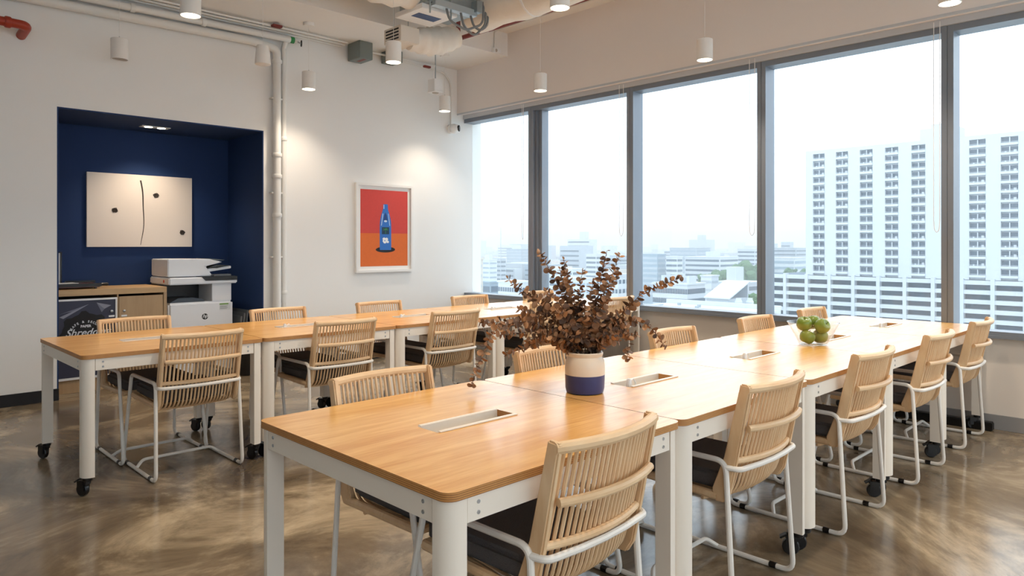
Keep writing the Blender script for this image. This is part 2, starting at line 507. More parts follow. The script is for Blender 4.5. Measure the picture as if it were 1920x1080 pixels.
def make_table():
    t = thing('work_table', '', 'table')
    link('tabletop', tabletop_mesh(), t)
    for sx in (-1, 1):
        for sy in (-1, 1):
            MB().prism(leg_poly(sx, sy), .10, TH - .022).build('leg', M['cream_metal'], t, smooth=30)
            castor_parts(t, sx * (TL / 2 - .034), sy * (TW / 2 - .034), math.radians(118))
    za, zb = TH - .084, TH - .0225
    for sy in (-1, 1):
        y = sy * (TW / 2 - .0062)
        a = MB().box(-TL / 2 + .0645, TL / 2 - .0645, min(y, y - sy * .03), max(y, y - sy * .03), za, zb).build('apron', M['cream_metal'], t, bevel=.0012)
        for sx in (-1, 1):
            for z in (za + .018, zb - .018):
                MB().lathe([(.0052, -.001), (.0052, .0012), (.002, .0012), (.002, .0004)], 10, axis='y').build('screw', M['steel'], a, (sx * (TL / 2 - .10), y + sy * .0006, z), (0, 0, 0 if sy > 0 else math.pi))
    for sx in (-1, 1):
        x = sx * (TL / 2 - .0062)
        a = MB().box(min(x, x - sx * .03), max(x, x - sx * .03), -TW / 2 + .0645, TW / 2 - .0645, za, zb).build('apron', M['cream_metal'], t, bevel=.0012)
        for sy in (-1, 1):
            for z in (za + .018, zb - .018):
                MB().lathe([(.0052, -.001), (.0052, .0012), (.002, .0012), (.002, .0004)], 10, axis='x').build('screw', M['steel'], a, (x + sx * .0006, sy * (TW / 2 - .10), z), (0, 0, 0 if sx > 0 else math.pi))
    # cable trough let into the top: sheet-metal tray with two rolled lips
    tr = MB()
    tr.box(SL[0], SL[1], SL[2] + .0005, SL[2] + .003, TH - .075, TH + .001)
    tr.box(SL[0], SL[1], SL[3] - .003, SL[3] - .0005, TH - .075, TH + .001)
    tr.box(SL[0], SL[1], SL[2] + .003, SL[3] - .003, TH - .078, TH - .075)
    tro = tr.build('cable_trough', M['cream_metal'], t, smooth=0)
    for s in (-1, 1):
        MB().box(SL[0] + .005, SL[1] - .002, s * .05 - .008, s * .05 + .008, TH + .0005, TH + .004).build('trough_lip', M['cream_metal'], tro, bevel=.0015)
    return t
tab0 = make_table()
AX0, AY, BX0, BY, TP = 1.0275, 1.754, .9695, 4.6565, .9868
ORD = ['first', 'second', 'third', 'fourth', 'fifth']
def place_table(i, row):
    t = tab0 if (i == 0 and row == 'A') else copy_tree(tab0)
    if row == 'A':
        t.location = (AX0 + TP * (i + .5), AY, 0)
        t['label'] = ['oak-topped white table at the end of the vase row, farthest from the windows',
                      'oak-topped white table with the blue and cream vase standing on its end',
                      'oak-topped white table in the middle of the vase row, between vase and apple bowl',
                      'oak-topped white table carrying the glass bowl of green apples',
                      'oak-topped white table of the vase row standing against the windows'][i]
        t['group'] = 'tables of the vase row'
    else:
        t.location = (BX0 + TP * (i + .5), BY, 0)
        t['label'] = 'oak-topped white castor table of the alcove row, %s' % ['end one by the shredding console', 'second from the shredding console', 'middle one of its row',
            'second from the windows', 'end one touching the window wall'][i]
        t['group'] = 'tables of the alcove row'
    return t
TA = [place_table(i, 'A') for i in range(5)]
TB = [place_table(i, 'B') for i in range(5)]
# little plugs with a cable loop standing in the troughs
def plug(loc, label, grp):
    p = thing('cable_plug', label, 'plug', loc, 0, grp)
    MB().prism([(-.015, 0), (.015, 0), (.014, .075), (.007, .097), (-.007, .097), (-.013, .075)], -.008, .008, 'xz').build('plug_body', M['white_plastic'], p, bevel=.003)
    MB().tube([(.01, 0, .085), (.03, 0, .094), (.045, 0, .075), (.05, 0, .0035)], .003, 6).build('cord', M['white_plastic'], p)
for i in (1, 2, 3, 4):
    plug((AX0 + TP * (i + .5) - .115, AY, TH - .0748), 'small white plug in the trough, vase row, %s table from the windows' % ORD[4 - i], 'plugs in the table troughs')
for i in (1, 2, 3):
    plug((BX0 + TP * (i + .5) - .115, BY, TH - .0748), 'small white plug in the trough, alcove row, %s table from the windows' % ORD[4 - i], 'plugs in the table troughs')

# ================================================================== chairs
def make_chair():
    c = thing('slatted_chair', '', 'chair')
    W = .232                                             # half width of the tube frame
    rt = .0102
    def ybow(x, k=.04): return -k * (1 - (x / .21) ** 2)
    for s in (-1, 1):
        loop = [(s * W, .0, .545), (s * (W + .01), -.035, .0115), (s * (W + .01), .545, .0115), (s * W, .42, .545)]
        sf = MB().tube(fillet(loop, .045, 6, True), rt, 10, closed=True).build('side_frame', M['chair_metal'], c)
        for yy in (.05, .46):
            MB().lathe([(.0125, -.014), (.0125, .014)], 10, c=(s * (W + .01), yy, .0128), axis='y').build('floor_glide', M['black_plastic'], sf)
    cb = fillet([(-W, .002, .523), (-W + .012, -.047, .521), (-.1, -.06, .52), (0, -.064, .52), (.1, -.06, .52), (W - .012, -.047, .521), (W, .002, .523)], .03, 4)
    MB().tube(cb, rt, 10).build('back_crossbar', M['chair_metal'], c)
    MB().tube(fillet([(-W - .01, .30, .014), (-W + .035, .33, .05), (W - .035, .33, .05), (W + .01, .30, .014)], .05, 5), rt * .9, 8).build('stretcher', M['chair_metal'], c)
    # timber back: two boards, three rails, rows of rods that bend under the seat
    for s in (-1, 1):
        x0, x1 = (s * .205, s * .226)
        poly = [(-.092, .822), (-.052, .826), (.012, .555), (.06, .43), (.05, .392), (.012, .392), (-.012, .43), (-.04, .56)]
        MB().prism(poly, min(x0, x1), max(x0, x1), 'yz').build('back_board', M['rattan'], c, bevel=.005)
        MB().tube([(s * .2155, .04, .408), (s * .2155, .44, .418)], .0155, 10).build('seat_side_rail', M['rattan'], c)
    def rail(name, y, z, r, k, half=.206, mt='rattan_x'):
        MB().tube([(x, y + ybow(x, k), z) for x in [half * (-1 + j / 6) for j in range(13)]], r, 10).build(name, M[mt], c)
    rail('top_rail', -.078, .808, .0165, .04, .222)
    rail('middle_rail', -.071, .668, .0125, .04)
    rail('lower_rail', -.022, .5445, .0115, .038)
    rail('bottom_lath', .115, .380, .007, .03, .2)
    MB().tube([(-.215, .44, .418), (.215, .44, .418)], .0155, 10).build('seat_front_rail', M['rattan_x'], c)
    rod = MB().tube(fillet([(0, -.072, .803), (0, -.045, .68), (0, -.005, .52), (0, .032, .392), (0, .16, .392), (0, .436, .418)], .09, 5), .0058, 6).mesh('rod', M['rattan'])
    for k in range(20):
        x = -.19 + .38 * k / 19
        link('rod', rod, c, (x, ybow(x, .036), 0))
    cu = MB().prism(rrect(-.2, .2, .03, .46, .03), .424, .488).build('seat_cushion', M['cushion'], c, bevel=.014, segs=3)
    return c
chair0 = make_chair()
CH = []
def place_chair(x, y, flip, label, grp, dx=0.0, rz=0.0):
    c = chair0 if not CH else copy_tree(chair0)
    c.location = (x, y, 0)
    c.rotation_euler = (0, 0, (math.pi if flip else 0) + rz)
    tag(c, label, None, grp)
    CH.append(c)
from_win = ['farthest from the windows', 'fourth from the windows', 'third from the windows', 'second from the windows', 'nearest the windows']
for i, x in enumerate((1.525, 2.535, 3.53, 4.51, 5.475)):
    place_chair(x, (1.262, 1.268, 1.255, 1.24, 1.245)[i], False, 'pale slatted chair, vase row, back turned to the open floor, ' + from_win[i], 'chairs along the open side of the vase row', rz=(.03, 0, -.01, 0, .01)[i])
for i, x in enumerate((1.56, 2.50, 3.57, 4.59, 5.51)):
    place_chair(x, 2.235, True, 'pale slatted chair, vase row, back turned to the alcove row, ' + from_win[i], 'chairs on the inner side of the vase row')
for i, x in enumerate((1.565, 2.49, 3.43, 4.47, 5.44)):
    place_chair(x, 4.175, False, 'pale slatted chair, alcove row, back turned to the vase row, ' + from_win[i], 'chairs on the inner side of the alcove row')
for i, x in enumerate((1.53, 2.555, 3.48, 4.52, 5.485)):
    place_chair(x, 5.135, True, 'pale slatted chair, alcove row, back turned to the alcove wall, ' + from_win[i], 'chairs along the wall side of the alcove row')

# ================================================================== pendant lamps
def make_pendant(x, y, ztop, lit, label, zb=2.88, zcanopy=None):
    p = thing('pendant_lamp', label, 'lamp', (x, y, zb), 0, 'white cylinder pendants hung in a grid')
    H, r = .175, .0665
    sh = MB()
    sh.lathe([(r - .004, .012), (r - .004, .0), (r, 0), (r, H - .004), (r - .004, H), (.008, H)], 28, cap0=False, cap1=True)
    sh.build('lamp_shade', M['pend_white'], p)
    MB().lathe([(r - .0045, .009), (r - .0045, .012)], 24).build('diffuser', M['lamp_on'] if lit else M['lamp_off'], p)
    MB().lathe([(.009, H), (.009, H + .008), (.004, H + .02)], 10).build('cord_grip', M['steel'], p)
    MB().tube([(0, 0, H + .015), (0, 0, ztop - zb - .01)], .0022, 6).build('cord', M['pend_white'], p)
    MB().lathe([(.05, ztop - zb - .0305), (.055, ztop - zb - .022), (.055, ztop - zb - .0005)], 20).build('ceiling_rose', M['pend_white'], p)
    if lit:
        ld = bpy.data.lights.new('lamp_light', 'SPOT')
        ld.energy = LAMP_W * (.5 if y > 6 else 1.0); ld.color = (1.0, .84, .66); ld.spot_size = math.radians(120); ld.spot_blend = .8; ld.shadow_soft_size = .05
        lo = bpy.data.objects.new('lamp_light', ld); COL.objects.link(lo); lo.parent = p; lo.location = (0, 0, -.004)
PX = (1.82, 3.53, 5.25)
place = {
    (0, 0): ('unlit white cylinder pendant hanging over the top of the blue alcove', False, 6.6),
    (1, 0): ('lit white cylinder pendant hanging against the wall beside the vertical white pipes', True, 6.53),
    (2, 0): ('lit white cylinder pendant hanging beside the security camera in the corner', True, 6.49),
    (0, 1): ('lit white cylinder pendant above the alcove row, end farthest from the windows', True, 5.0),
    (1, 1): ('lit white cylinder pendant hanging in front of the duct air grille', True, 5.06),
    (2, 1): ('lit white cylinder pendant in front of the second window from the corner', True, 4.95),
    (0, 2): ('lit white cylinder pendant between the rows, farthest from the windows', True, 3.2),
    (1, 2): ('lit white cylinder pendant below the big wrapped duct, between the rows', True, 3.15),
    (2, 2): ('lit white cylinder pendant in front of the third window from the corner', True, 3.15),
    (0, 3): ('lit white cylinder pendant above the vase row, farthest from the windows', True, 1.3),
    (1, 3): ('lit white cylinder pendant above the middle of the vase row', True, 1.3),
    (2, 3): ('lit white cylinder pendant above the vase row, nearest the windows', True, 1.3),
}
for (ix, iy), (lab, lit, y) in place.items():
    make_pendant(PX[ix] + (.0 if not (ix == 2 and iy == 2) else .12), y, 3.549 if iy == 0 else ZCEIL, lit, lab, 2.88 if (ix, iy) != (1, 2) else 2.89)
for k, yy in enumerate((-.5, -2.2)):  # unseen lamps added behind the camera to brighten the room
    for ix in range(3):
        make_pendant(PX[ix] - (1.7 if ix == 0 else 0), yy, ZCEIL, True, 'added unseen lit pendant over the open floor, %s line from the tables, %s' % (('first', 'second')[k], ('far from windows', 'middle', 'beside the windows')[ix]))
# tapered pendant speaker
sp = thing('pendant_speaker', 'white tapered pendant speaker hanging in front of the vertical pipe', 'speaker', (2.745, 5.88, 2.87))
MB().lathe([(.058, .0), (.066, .004), (.066, .02), (.054, .15), (.048, .165), (.01, .168)], 28).build('speaker_body', M['pend_white'], sp)
MB().tube([(0, 0, .165), (0, 0, ZCEIL - 2.88)], .0022, 6).build('cord', M['pend_white'], sp)
MB().lathe([(.05, ZCEIL - 2.8705 - .03), (.055, ZCEIL - 2.8705 - .02), (.055, ZCEIL - 2.8705)], 20).build('ceiling_rose', M['pend_white'], sp)

# ================================================================== back wall: art, pipes, camera
art = thing('framed_print', 'framed print of a blue bottle on red and orange ground', 'picture', (4.728, YB - .002, 1.51))
W2, H2 = .393, .512
f = MB()
for x0, x1, z0, z1 in ((-W2, W2, H2 - .028, H2), (-W2, W2, -H2, -H2 + .028), (-W2, -W2 + .028, -H2 + .028, H2 - .028), (W2 - .028, W2, -H2 + .028, H2 - .028)):
    f.box(x0, x1, -.035, 0, z0, z1)
f.build('frame', mat('white_frame_paint', '#efece8', .5), art, smooth=0)
MB().box(-W2 + .028, W2 - .028, -.012, -.002, -H2 + .028, H2 - .028).build('mount', mat('white_mount_board', '#f2eeea', .8), art, smooth=0)
px, pz = W2 - .066, H2 - .07
Y_ = -.0128
pr = MB()
pr.box(-px, px, Y_, -.0122, -.06, pz)
pr.m(1).box(-px, px, Y_, -.0122, -pz, -.06)
prn = pr.build('printed_sheet', [mat('red_print', '#d4473f', .75, var=.06, vscale=40), mat('orange_print', '#e36f2e', .75, var=.06, vscale=40)], art, smooth=0)
bx = .012
def blob(poly, y, mt, name): MB().prism(poly, y, y + .0004, 'xz').build(name, mt, prn, smooth=0)
def ell(cx, cz, a, b, n=28): return [(cx + a * math.cos(2 * math.pi * k / n), cz + b * math.sin(2 * math.pi * k / n)) for k in range(n)]
blob(ell(bx, -.25, .135, .034), Y_ - .0005, mat('print_black', '#17151a', .7), 'printed_shadow')
prof = [(.077, -.255), (.08, -.235), (.08, 0.03), (.077, .08), (.06, .15), (.042, .20), (.034, .225), (.032, .27), (.028, .28)]
pb = [(bx + a, b) for a, b in prof] + [(bx - a, b) for a, b in reversed(prof)]
blob(pb, Y_ - .001, mat('print_blue', '#2f72c4', .7), 'printed_bottle')
mw = mat('print_pale_blue', '#cfe0f2', .7)
blob([(bx - .062, .03), (bx - .054, .03), (bx - .032, .17), (bx - .04, .17)], Y_ - .0015, mw, 'printed_highlight')
blob([(bx + .055, .03), (bx + .063, .03), (bx + .042, .17), (bx + .036, .17)], Y_ - .0015, mw, 'printed_highlight')
blob([(bx - .026, .272), (bx - .018, .272), (bx - .018, .225), (bx - .026, .225)], Y_ - .0015, mw, 'printed_highlight')
blob([(bx - .03, .09), (bx + .03, .09), (bx + .018, .15), (bx, .185), (bx - .018, .15)], Y_ - .0015, mat('print_dark_blue', '#1d437f', .7), 'printed_drop')
blob(ell(bx, .082, .022, .012, 12), Y_ - .002, mw, 'printed_highlight')
blob([(bx - .05, -.07), (bx + .05, -.07), (bx + .05, .012), (bx - .05, .012)], Y_ - .0015, mat('print_navy', '#153a55', .7), 'printed_label')
gp = mat('print_green', '#3f9a4a', .7)
for a in range(6):
    an = math.radians(-20 + a * 44)
    blob([(bx - .004, -.018), (bx + .032 * math.cos(an) - .006 * math.sin(an), -.016 + .02 * math.sin(an) + .004), (bx + .034 * math.cos(an), -.016 + .02 * math.sin(an) - .003), (bx + .004, -.018)], Y_ - .002 - a * .00005, gp, 'printed_palm')
blob([(bx - .003, -.066), (bx + .003, -.066), (bx + .002, -.018), (bx - .002, -.018)], Y_ - .0021, gp, 'printed_palm')
pw = mat('print_white', '#f1f1f1', .7)
for k, (ox, oz, a, b) in enumerate(((-.02, -.125, .022, .016), (.015, -.13, .02, .02), (-.028, -.15, .012, .014), (.03, -.16, .018, .014), (-.01, -.165, .022, .013), (.008, -.148, .014, .01))):
    blob(ell(bx + ox, oz, a, b, 10), Y_ - .0015 - k * .00003, pw, 'printed_mark')

def pipe(name, label, cat, pts, r, mt, rad=.05, bands=(), seg=14):
    p = thing(name, label, cat, pts[0])
    o = Vector(pts[0])
    MB().tube(fillet([Vector(q) - o for q in pts], rad, 6), r, seg).build('pipe_run', mt, p)
    for q, ax in bands:
        c = Vector(q) - o
        MB().lathe([(r + .006, -.02), (r + .009, -.012), (r + .009, .012), (r + .006, .02)], seg, c=c, axis=ax).build('pipe_collar', mt, p)
    return p
WP = M['white_pipe']
pp = pipe('drain_pipe', 'thick white vertical pipe beside the blue alcove', 'pipe', [(3.375, 6.905, 0.0), (3.375, 6.905, 3.33), (3.10, 6.905, 3.36), (-2.9, 6.905, 3.27)], .041, WP, .08,
          [((3.375, 6.905, z), 'z') for z in (1.62, 2.02, 2.24, 3.2)])
for z in (1.19, 1.85, 2.82):
    MB().box(-.06, .06, -.008, .055, -.008, .008).build('wall_clip', WP, pp, (0, 0, z), bevel=.002)
pp = pipe('riser_pipe', 'thin white vertical pipe running alongside the thick one', 'pipe', [(3.468, 6.94, .72), (3.468, 6.94, 3.36), (3.468, 6.90, 3.43)], .026, WP, .03,
          [((3.468, 6.94, z), 'z') for z in (.82, 2.42)])
for z in (1.19, 2.82):
    MB().box(-.034, .034, -.005, .03, -.006, .006).build('wall_clip', WP, pp, (0, 0, z - .72), bevel=.002)
MB().tube([(0, 0, 0), (0, .0, -.05), (.0, .03, -.08)], .022, 10).build('pipe_elbow', WP, pp)
pipe('water_pipe', 'white horizontal pipe under the ceiling beam ending at the green valve', 'pipe', [(-2.9, 6.87, 3.36), (3.50, 6.87, 3.445)], .032, WP, .02, [((2.0, 6.87, 3.425), 'x'), ((2.62, 6.87, 3.4335), 'x')])
va = thing('pipe_valve', 'green and brass valve with black handwheel at the pipe end', 'valve', (3.502, 6.87, 3.445))
MB().lathe([(.034, 0), (.034, .04)], 12, axis='x').build('valve_body', M['green'], va)
MB().lathe([(.026, .04), (.03, .07), (.02, .09)], 12, axis='x').build('valve_cap', M['white_pipe'], va)
MB().tube([(.055, 0, 0), (.10, -.05, -.03)], .008, 8).build('valve_stem', M['steel'], va)
MB().tube([(.10 + .03 * math.cos(a) * .4, -.05 + .03 * math.cos(a), -.03 + .03 * math.sin(a)) for a in [k * math.pi / 6 for k in range(12)]], .006, 6, closed=True).build('handwheel', M['black_plastic'], va)
# thin conduits running below the beam
def run(name, label, pts, r, mt, rad=.04, cat='conduit', seg=8):
    o = Vector(pts[0])
    return tag(MB().tube(fillet([Vector(q) - o for q in pts], rad, 6), r, seg).build(name, mt, None, pts[0]), label, cat)
for k, (y, z, dy) in enumerate(((6.80, 3.525, .03), (6.86, 3.515, .06), (6.92, 3.51, .0))):
    run('cable_conduit', 'thin white conduit under the beam soffit, %s from the wall' % ('third', 'second', 'first')[k], [(-2.9, y - dy, z + .008), (1.0, y, z), (2.8, y - .02, z - .01), (3.6, y + .01, z + .005), (4.14, y, z)], .011, WP, .2)
for k, (x, y, z, sx, sy, sz) in enumerate(((4.30, 6.80, 3.45, .17, .24, .19), (4.75, 6.84, 3.48, .16, .2, .13))):
    jb = thing('junction_box', ('larger grey cable box under the beam with a red stripe', 'smaller grey cable box under the beam beside the duct grille')[k], 'box', (x, y, 3.549 - sz - .0005))
    MB().box(-sx / 2, sx / 2, -sy / 2, sy / 2, 0, sz).build('box_body', M['grey_box'], jb, bevel=.004)
    MB().box(-sx * .12, sx * .12, -sy * .4, sy * .2, -.0012, .0005).build('red_stripe', M['darkred'], jb, smooth=0)
run('cable_conduit', 'white conduit curving down the corner to the security camera', [(4.84, 6.90, 3.50), (5.60, 6.93, 3.47), (5.727, 6.955, 3.36), (5.727, 6.955, 2.842)], .010, WP, .14)
run('cable_conduit', 'short white conduit joining the two grey cable boxes', [(4.386, 6.86, 3.50), (4.669, 6.86, 3.50)], .012, WP, .1)
tag(MB().box(-.05, .05, -.02, .02, -.012, .012).build('pipe_marker', M['darkred'], None, (5.30, 6.895, 3.484), bevel=.004), 'small dark red marker on the conduit near the corner', 'marker')
tag(MB().box(-.05, .05, -.03, .03, -.012, .012).build('pipe_marker', M['darkred'], None, (3.30, 6.755, 3.516), bevel=.004), 'small dark red marker on the conduit above the green valve', 'marker')
cd = thing('security_camera', 'white ball security camera with black lens on the wall corner', 'camera', (5.727, YB, 2.78))
MB().lathe([(.06, -.0005), (.06, -.03), (.05, -.04)], 20, axis='y').build('camera_base', M['white_plastic'], cd)
MB().lathe([(.015, -.061), (.04, -.05), (.055, -.032), (.062, 0), (.055, .032), (.04, .05), (.015, .061)], 18, c=(.008, -.075, 0)).build('camera_ball', M['white_plastic'], cd, smooth=60)
MB().lathe([(.040, .040), (.040, .060), (.03, .064)], 16, axis='x').build('lens', M['black_plastic'], cd, (.012, -.078, .004), (0, 0, math.radians(-52)))
hb = thing('hanging_emergency_light', 'small square white unit hanging on a steel rod by the corner', 'light', (5.12, 6.5, 3.08))
MB().box(-.062, .062, -.062, .062, .012, .15).build('unit_body', M['white_plastic'], hb, bevel=.004)
MB().box(-.066, .066, -.066, .066, 0, .02).build('unit_rim', M['white_plastic'], hb, bevel=.004)
MB().lathe([(.035, -.006), (.042, .002)], 16).build('lens', M['lamp_off'], hb)
MB().tube([(.0, 0, .15), (.0, 0, .4685)], .006, 8).build('rod', M['galv'], hb)
MB().tube(fillet([(-.04, .0, .15), (-.03, .0, .22), (-.004, .0, .32)], .05), .005, 6).build('flex_cord', M['white_plastic'], hb)
pipe('sprinkler_pipe', 'red sprinkler pipe with an elbow turning into the white wall', 'pipe', [(-2.9, 6.72, 3.12), (1.19, 6.72, 3.055), (1.19, YB, 3.03)], .036, M['red_pipe'], .06, [((1.06, 6.72, 3.057), 'x')])

# ================================================================== ceiling services
gr = thing('air_grille_duct', 'cloth wrapped air duct ending in a slotted white grille', 'duct', (3.97, 5.71, 3.345))
MB().box(0, .22, -.14, .14, -.075, .075).build('grille_box', mat('cream_grille_paint', '#e2d8cb', .6), gr, bevel=.004)
for k in range(4):
    MB().box(-.004, .002, -.105, .105, -.052 + k * .03, -.038 + k * .03).build('grille_slot', M['dark_hole'], gr, smooth=0)
gd = MB()
pts, rs = [], []
for k in range(15):
    t = k / 14
    pts.append((.2 + t * .55, -.0 - .05 * t, .0 - .03 * math.sin(t * 3.1) + .12 * t)); rs.append(.105 + .035 * math.sin(t * 3.14) + .012 * math.sin(k * 2.3))
gd.tube(pts, rs, 16)
gd.build('duct_wrap', M['insul'], gr, smooth=60)
for y_ in (-.12, .12):
    MB().tube([(.1, y_, .07), (.1, y_, ZCEIL - 3.345)], .004, 6).build('hanger_rod', M['galv'], gr)
bd = thing('wrapped_main_duct', 'large cloth wrapped duct running under the ceiling parallel to the windows', 'duct', (4.68, 5.25, 3.605))
pts, rs = [], []
for k in range(28):
    t = k / 27
    pts.append((0, .05 - 4.6 * t, .05 * math.sin(k * .9) * .2)); rs.append(.185 + .01 * math.sin(k * 1.9))
MB().tube(pts, rs, 18).build('duct_wrap', M['insul'], bd, smooth=60)
for k in range(3):
    MB().lathe([(.198, -.012), (.2, 0), (.198, .012)], 18, c=(0, -.75 - 1.3 * k, 0), axis='y').build('duct_strap', M['white_plastic'], bd)
dd = thing('wrapped_branch_duct', 'cloth wrapped duct with gathered folds leaving the fan unit', 'duct', (3.96, 5.2, 3.62))
pts, rs = [], []
for k in range(22):
    t = k / 21
    pts.append((-.02 - 1.9 * t, .05 + .05 * t, .012 * math.sin(k * 1.1))); rs.append(.165 + .012 * math.sin(k * 2.7) + .02 * t)
MB().tube(pts, rs, 18).build('duct_wrap', M['insul'], dd, smooth=60)
fc = thing('fan_coil_unit', 'galvanised ceiling fan unit with hoses and a blue label', 'air unit', (4.13, 5.25, 3.40))
MB().box(-.26, .32, -.22, .2, .085, .415).build('unit_casing', M['galv'], fc, bevel=.004)
MB().box(-.2, .30, -.26, -.18, .06, .12).build('flange', mat('pale_galvanised', '#b7c4cc', .35, metal=.5), fc, bevel=.003)
MB().box(-.27, .14, -.16, .26, .04, .085).build('drain_tray', M['white_plastic'], fc, bevel=.004)
MB().box(-.20, .06, -.02, .10, .037, .0405).build('blue_label', M['label_blue'], fc, smooth=0)
MB().box(.26, .33, -.30, -.22, .09, .2).build('terminal_box', M['galv'], fc, bevel=.003)
for k, (x0, x1, dz) in enumerate(((-.05, .36, -.10), (.12, .39, -.14), (.24, .42, -.07))):
    MB().tube(fillet([(x0, -.23, .07), (x0 + .02, -.25, dz * .5), ((x0 + x1) / 2, -.27, dz), (x1, -.27, .0), (x1 + .04, -.25, .41)], .12), .011, 8).build('flex_hose', M['hose'], fc)
for x in (-.24, .0):
    MB().tube([(x, -.235, -.02), (x, -.235, .4195)], .008, 8).build('hanger_strap', M['galv'], fc)
pipe('sprinkler_pipe', 'dark red pipe with a bend below the ceiling near the corner', 'pipe', [(5.02, 5.97, 3.78), (5.02, 5.97, 3.575), (5.02, 5.45, 3.575), (5.06, 5.40, 3.70), (5.06, 5.40, 3.815)], .024, M['darkred'], .05)
pipe('sprinkler_pipe', 'long dark red pipe running along the bulkhead beside the duct', 'pipe', [(5.30, 5.78, 3.70), (5.30, -2.9, 3.70)], .03, M['darkred'], .05)
run('cable_conduit', 'white conduit running under the ceiling towards the beam sensor', [(5.62, -2.9, 3.80), (5.62, 5.86, 3.80), (5.62, 6.025, 3.80), (5.62, 6.025, 3.60)], .009, WP, .06)
sn = thing('beam_sensor', 'small white detector box on the lower edge of the beam', 'sensor', (5.64, 6.02, 3.55))
MB().box(-.06, .06, -.022, .0195, .0, .05).build('sensor_body', M['white_plastic'], sn, bevel=.006)
MB().lathe([(.018, -.0225), (.022, -.012)], 12, c=(-.02, 0, .022), axis='y').build('sensor_lens', M['lamp_off'], sn)

# ================================================================== blue alcove
dl = thing('twin_downlight', 'pair of square recessed downlights in the alcove ceiling', 'lamp', (2.365, 7.43, NZ))
MB().box(-.13, .13, -.055, .055, -.006, 0).build('trim_plate', M['white_plastic'], dl, bevel=.001)
for s in (-1, 1):
    MB().lathe([(.036, -.0085), (.036, -.006)], 16, c=(s * .06, 0, 0)).build('diffuser', M['lamp_on'], dl)
    ld = bpy.data.lights.new('downlight', 'SPOT'); ld.energy = 26; ld.color = (1, .82, .62); ld.spot_size = math.radians(115); ld.spot_blend = .9; ld.shadow_soft_size = .035
    lo = bpy.data.objects.new('downlight', ld); COL.objects.link(lo); lo.parent = dl; lo.location = (s * .06, 0, -.012)
cv = thing('canvas_drawing', 'white canvas with one wavy line and three scribbled dots', 'picture', (2.355, NY - .001, 1.66))
MB().box(-.495, .495, -.03, 0, -.365, .365).build('canvas', mat('stretched_canvas', '#e9dfd6', .85, bump=.1, bscale=300), cv, bevel=.002)
ink = mat('charcoal_ink', '#3b3430', .9)
ln = []
for k in range(17):
    t = k / 16
    ln.append((-.012 + .03 * math.sin(t * 3.0) + .004 * math.sin(t * 11) , -.0308, .31 - t * .655))
MB().tube(ln, [.0075 - .005 * (k / 16) for k in range(17)], 6).build('drawn_line', ink, cv)
for x, z in ((-.25, -.0), (.135, .165), (.395, -.215)):
    sc = MB()
    for j in range(7):
        a0 = R.uniform(0, 6.3); rr = .004 + .0035 * j
        sc.tube([(x + rr * math.cos(a0 + q * .55) + R.uniform(-.004, .004), -.0306 - .0003 * j, z + rr * .85 * math.sin(a0 + q * .55) + R.uniform(-.004, .004)) for q in range(12)], .0036, 5)
    sc.build('drawn_dot', ink, cv)

OAKC = wood('cabinet_oak', '#a98a66', '#c0a27c', (14, 14, 1.2), .5, contrast=.3, rand=False)
OAKT = wood('cabinet_top_oak', '#b99568', '#d0ad80', (1.2, 14, 14), .45, contrast=.3, rand=False)
CF = 7.20
cb = thing('low_cabinet', 'low oak cabinet with a lockable door in the blue alcove', 'cabinet', (1.46, CF, 0))
CWd = 2.40 - 1.46
MB().box(0, CWd, 0, .6, .86, .913).build('top', OAKT, cb, bevel=.002)
MB().box(CWd - .03, CWd, 0, .6, 0, .8595).build('side_panel', OAKC, cb, bevel=.001)
MB().box(.005, .025, .0, .6, 0, .8595).build('side_panel', OAKC, cb, bevel=.001)
MB().box(.508, .522, .012, .6, .12, .8595).build('divider', OAKC, cb, bevel=.001)
MB().box(.026, CWd - .031, .02, .6, .0, .118).build('plinth', OAKC, cb, bevel=.001)
MB().box(.026, CWd - .031, .57, .6, .12, .859).build('back_panel', M['dark_hole'], cb, smooth=0)
dr = MB().box(.524, CWd - .034, .004, .022, .125, .838).build('door', OAKC, cb, bevel=.001)
def lock(parent, x, z, y=.003):
    MB().lathe([(.011, 0), (.012, -.008), (.007, -.011)], 12, axis='y').build('lock', M['steel'], parent, (x, y, z))
    MB().box(-.024, .024, -.0012, 0, -.008, .008).build('lock_tag', M['white_plastic'], parent, (x, y, z - .045), smooth=0)
lock(dr, .566, .705)
sb = thing('shredding_console', 'shredding console with dark printed door and white frame, inside the oak cabinet', 'console', (1.488, CF - .004, .1185))
SWd, SHt = .478, .715
MB().box(.01, SWd - .01, .03, .5, .0, SHt - .02).build('bin_body', M['dark_hole'], sb, smooth=0)
fm = MB()
for x0, x1, z0, z1 in ((0, SWd, SHt - .016, SHt), (0, SWd, .0, .02), (0, .012, .02, SHt - .016), (SWd - .014, SWd, .02, SHt - .016)):
    fm.box(x0, x1, 0, .03, z0, z1)
fm.build('door_frame', M['white_plastic'], sb, smooth=0)
nav = mat('navy_door_print', '#34364a', .5, var=.06, vscale=8)
dp = MB().box(.012, SWd - .014, .006, .03, .02, SHt - .016).build('door_panel', nav, sb, smooth=0)
def shp(poly, y, m_, nm): MB().prism(poly, y, y + .0004, 'xz').build(nm, m_, dp, smooth=0)
pl1, pl2 = mat('paper_plane_grey', '#6f7183', .6), mat('paper_plane_pale', '#8d8f9e', .6)
shp([(.02, .585), (.25, .665), (.16, .61), (.08, .60)], .0055, pl1, 'printed_plane')
shp([(.02, .56), (.25, .665), (.05, .545)], .0052, pl2, 'printed_plane')
shp([(.31, .675), (.43, .645), (.375, .615)], .0055, pl2, 'printed_plane')
shp([(.31, .675), (.375, .615), (.352, .585)], .0052, pl1, 'printed_plane')
